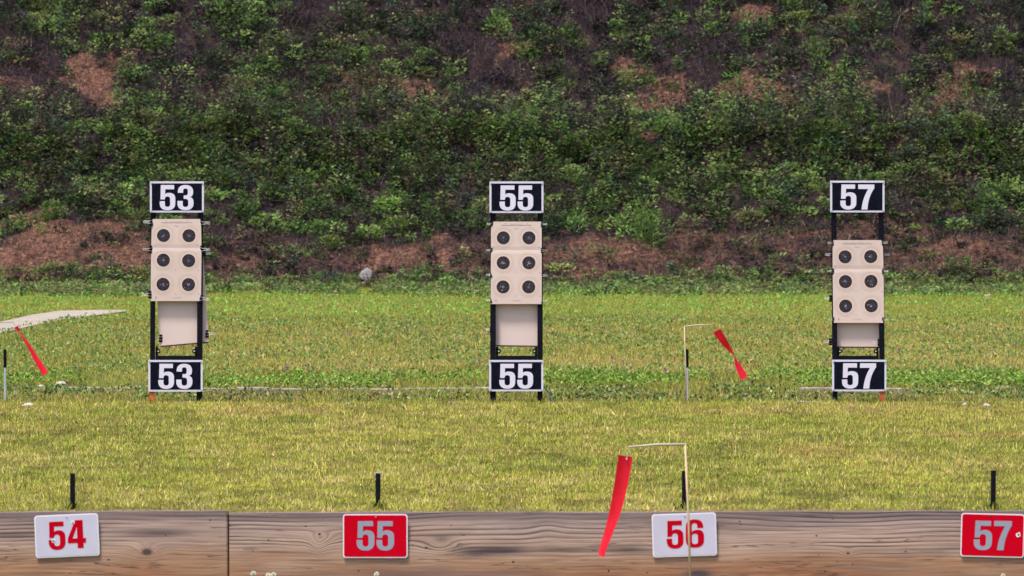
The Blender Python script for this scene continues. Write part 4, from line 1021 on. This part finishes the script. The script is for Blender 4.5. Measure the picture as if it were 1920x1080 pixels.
# ------------------------------------------------------------------ small things on the ground
def rod(p0, p1, D, r, mat, label, name='metal_rod', cat='rod'):
    a = Vector((X(p0[0], D), D, Z(p0[1], D))); c = Vector((X(p1[0], D), D + .02, Z(p1[1], D)))
    mid = (a + c) / 2
    mb = MB().tube([a - mid, (0, 0, .001), c - mid], r, 8)
    return tag(mb.build(name, mat, None, tuple(mid), smooth=True), label, cat, 'pale rods lying at the stand feet')
rod((319, 756.5), (375, 753.5), DT - .04, .005, M_pale, 'pale rod lying between the feet of stand 53')
rod((1494, 753), (1524, 754.5), DT - .02, .005, M_pipe, 'grey rod lying left of stand 57, left piece')
rod((1525, 753.8), (1552, 756), DT - .03, .006, M_pale, 'pale rod end lying just left of the foot of stand 57')
def cord(name, pts, D, r, mat, label):
    P_ = [Vector((X(a, D), D + d, Z(b_, D))) for a, b_, d in pts]; c = P_[0].copy()
    return tag(MB().tube([p - c for p in P_], r, 7).build(name, mat, None, tuple(c), smooth=True), label, 'cord')
cord('nylon_cord', [(1019, 725, 0), (1023, 729, .01), (1027, 734, .02), (1031, 740, .01), (1034, 747, 0), (1035, 755, 0)], DT + .03, .004, M_blue, 'thin blue cord hanging beside the right foot of stand 55')
cord('nylon_cord', [(945, 738, 0), (948, 736, 0), (951, 734.5, 0), (957, 735, .01)], DT + .03, .004, M_blue, 'short blue cord end under the lower board 55')
cord('fabric_strap', [(1806, 760, 0), (1812, 757, .02), (1818, 759, .04), (1830, 757.5, .03), (1845, 757, .05), (1858, 754.5, .03), (1872, 757, .02)], DT - .03, .006, M_strap, 'crumpled orange strap on the concrete strip at right')
rock('litter_scrap', 1030, 737, 6, 5, M_signwhite, 'white scrap by the blue cord at stand 55', 'litter', None, D=DT + .06)

# ------------------------------------------------------------------ light
EL, AZ = R(66), R(-35)     # sun behind and to the left of the camera
world = bpy.data.worlds.new('World'); scene.world = world; world.use_nodes = True
nt = world.node_tree; sky = nt.nodes.new('ShaderNodeTexSky'); sky.sky_type = 'NISHITA'; sky.sun_disc = False
sky.sun_elevation = EL; sky.sun_rotation = R(180) + R(35); sky.air_density = 1.0; sky.dust_density = 3.0; sky.ozone_density = 1.0
bg = nt.nodes['Background']; bg.inputs[1].default_value = .105
nt.links.new(sky.outputs[0], bg.inputs[0])
sd = bpy.data.lights.new('sun', 'SUN'); sd.energy = 2.3; sd.angle = R(10); sd.color = (1, .95, .88)
so = bpy.data.objects.new('sun', sd); col.objects.link(so)
dirv = Vector((math.sin(R(35)) * math.cos(EL), math.cos(R(35)) * math.cos(EL), -math.sin(EL)))   # direction light travels
so.rotation_euler = dirv.to_track_quat('-Z', 'Y').to_euler()

cam = bpy.data.cameras.new('camera'); co = bpy.data.objects.new('camera', cam); col.objects.link(co); scene.camera = co
co.location = (0, 0, H0); cam.sensor_width = 36; cam.lens = 36 * F / 1920
co.rotation_euler = (R(90) - math.atan((540 - HOR) / F), 0, 0)
cam.clip_start = .5; cam.clip_end = 3000
cam.dof.use_dof = True; cam.dof.focus_distance = 37; cam.dof.aperture_fstop = 18
scene.view_settings.view_transform = 'Standard'; scene.view_settings.look = 'None'
scene.view_settings.exposure = 1.15; scene.view_settings.gamma = 1
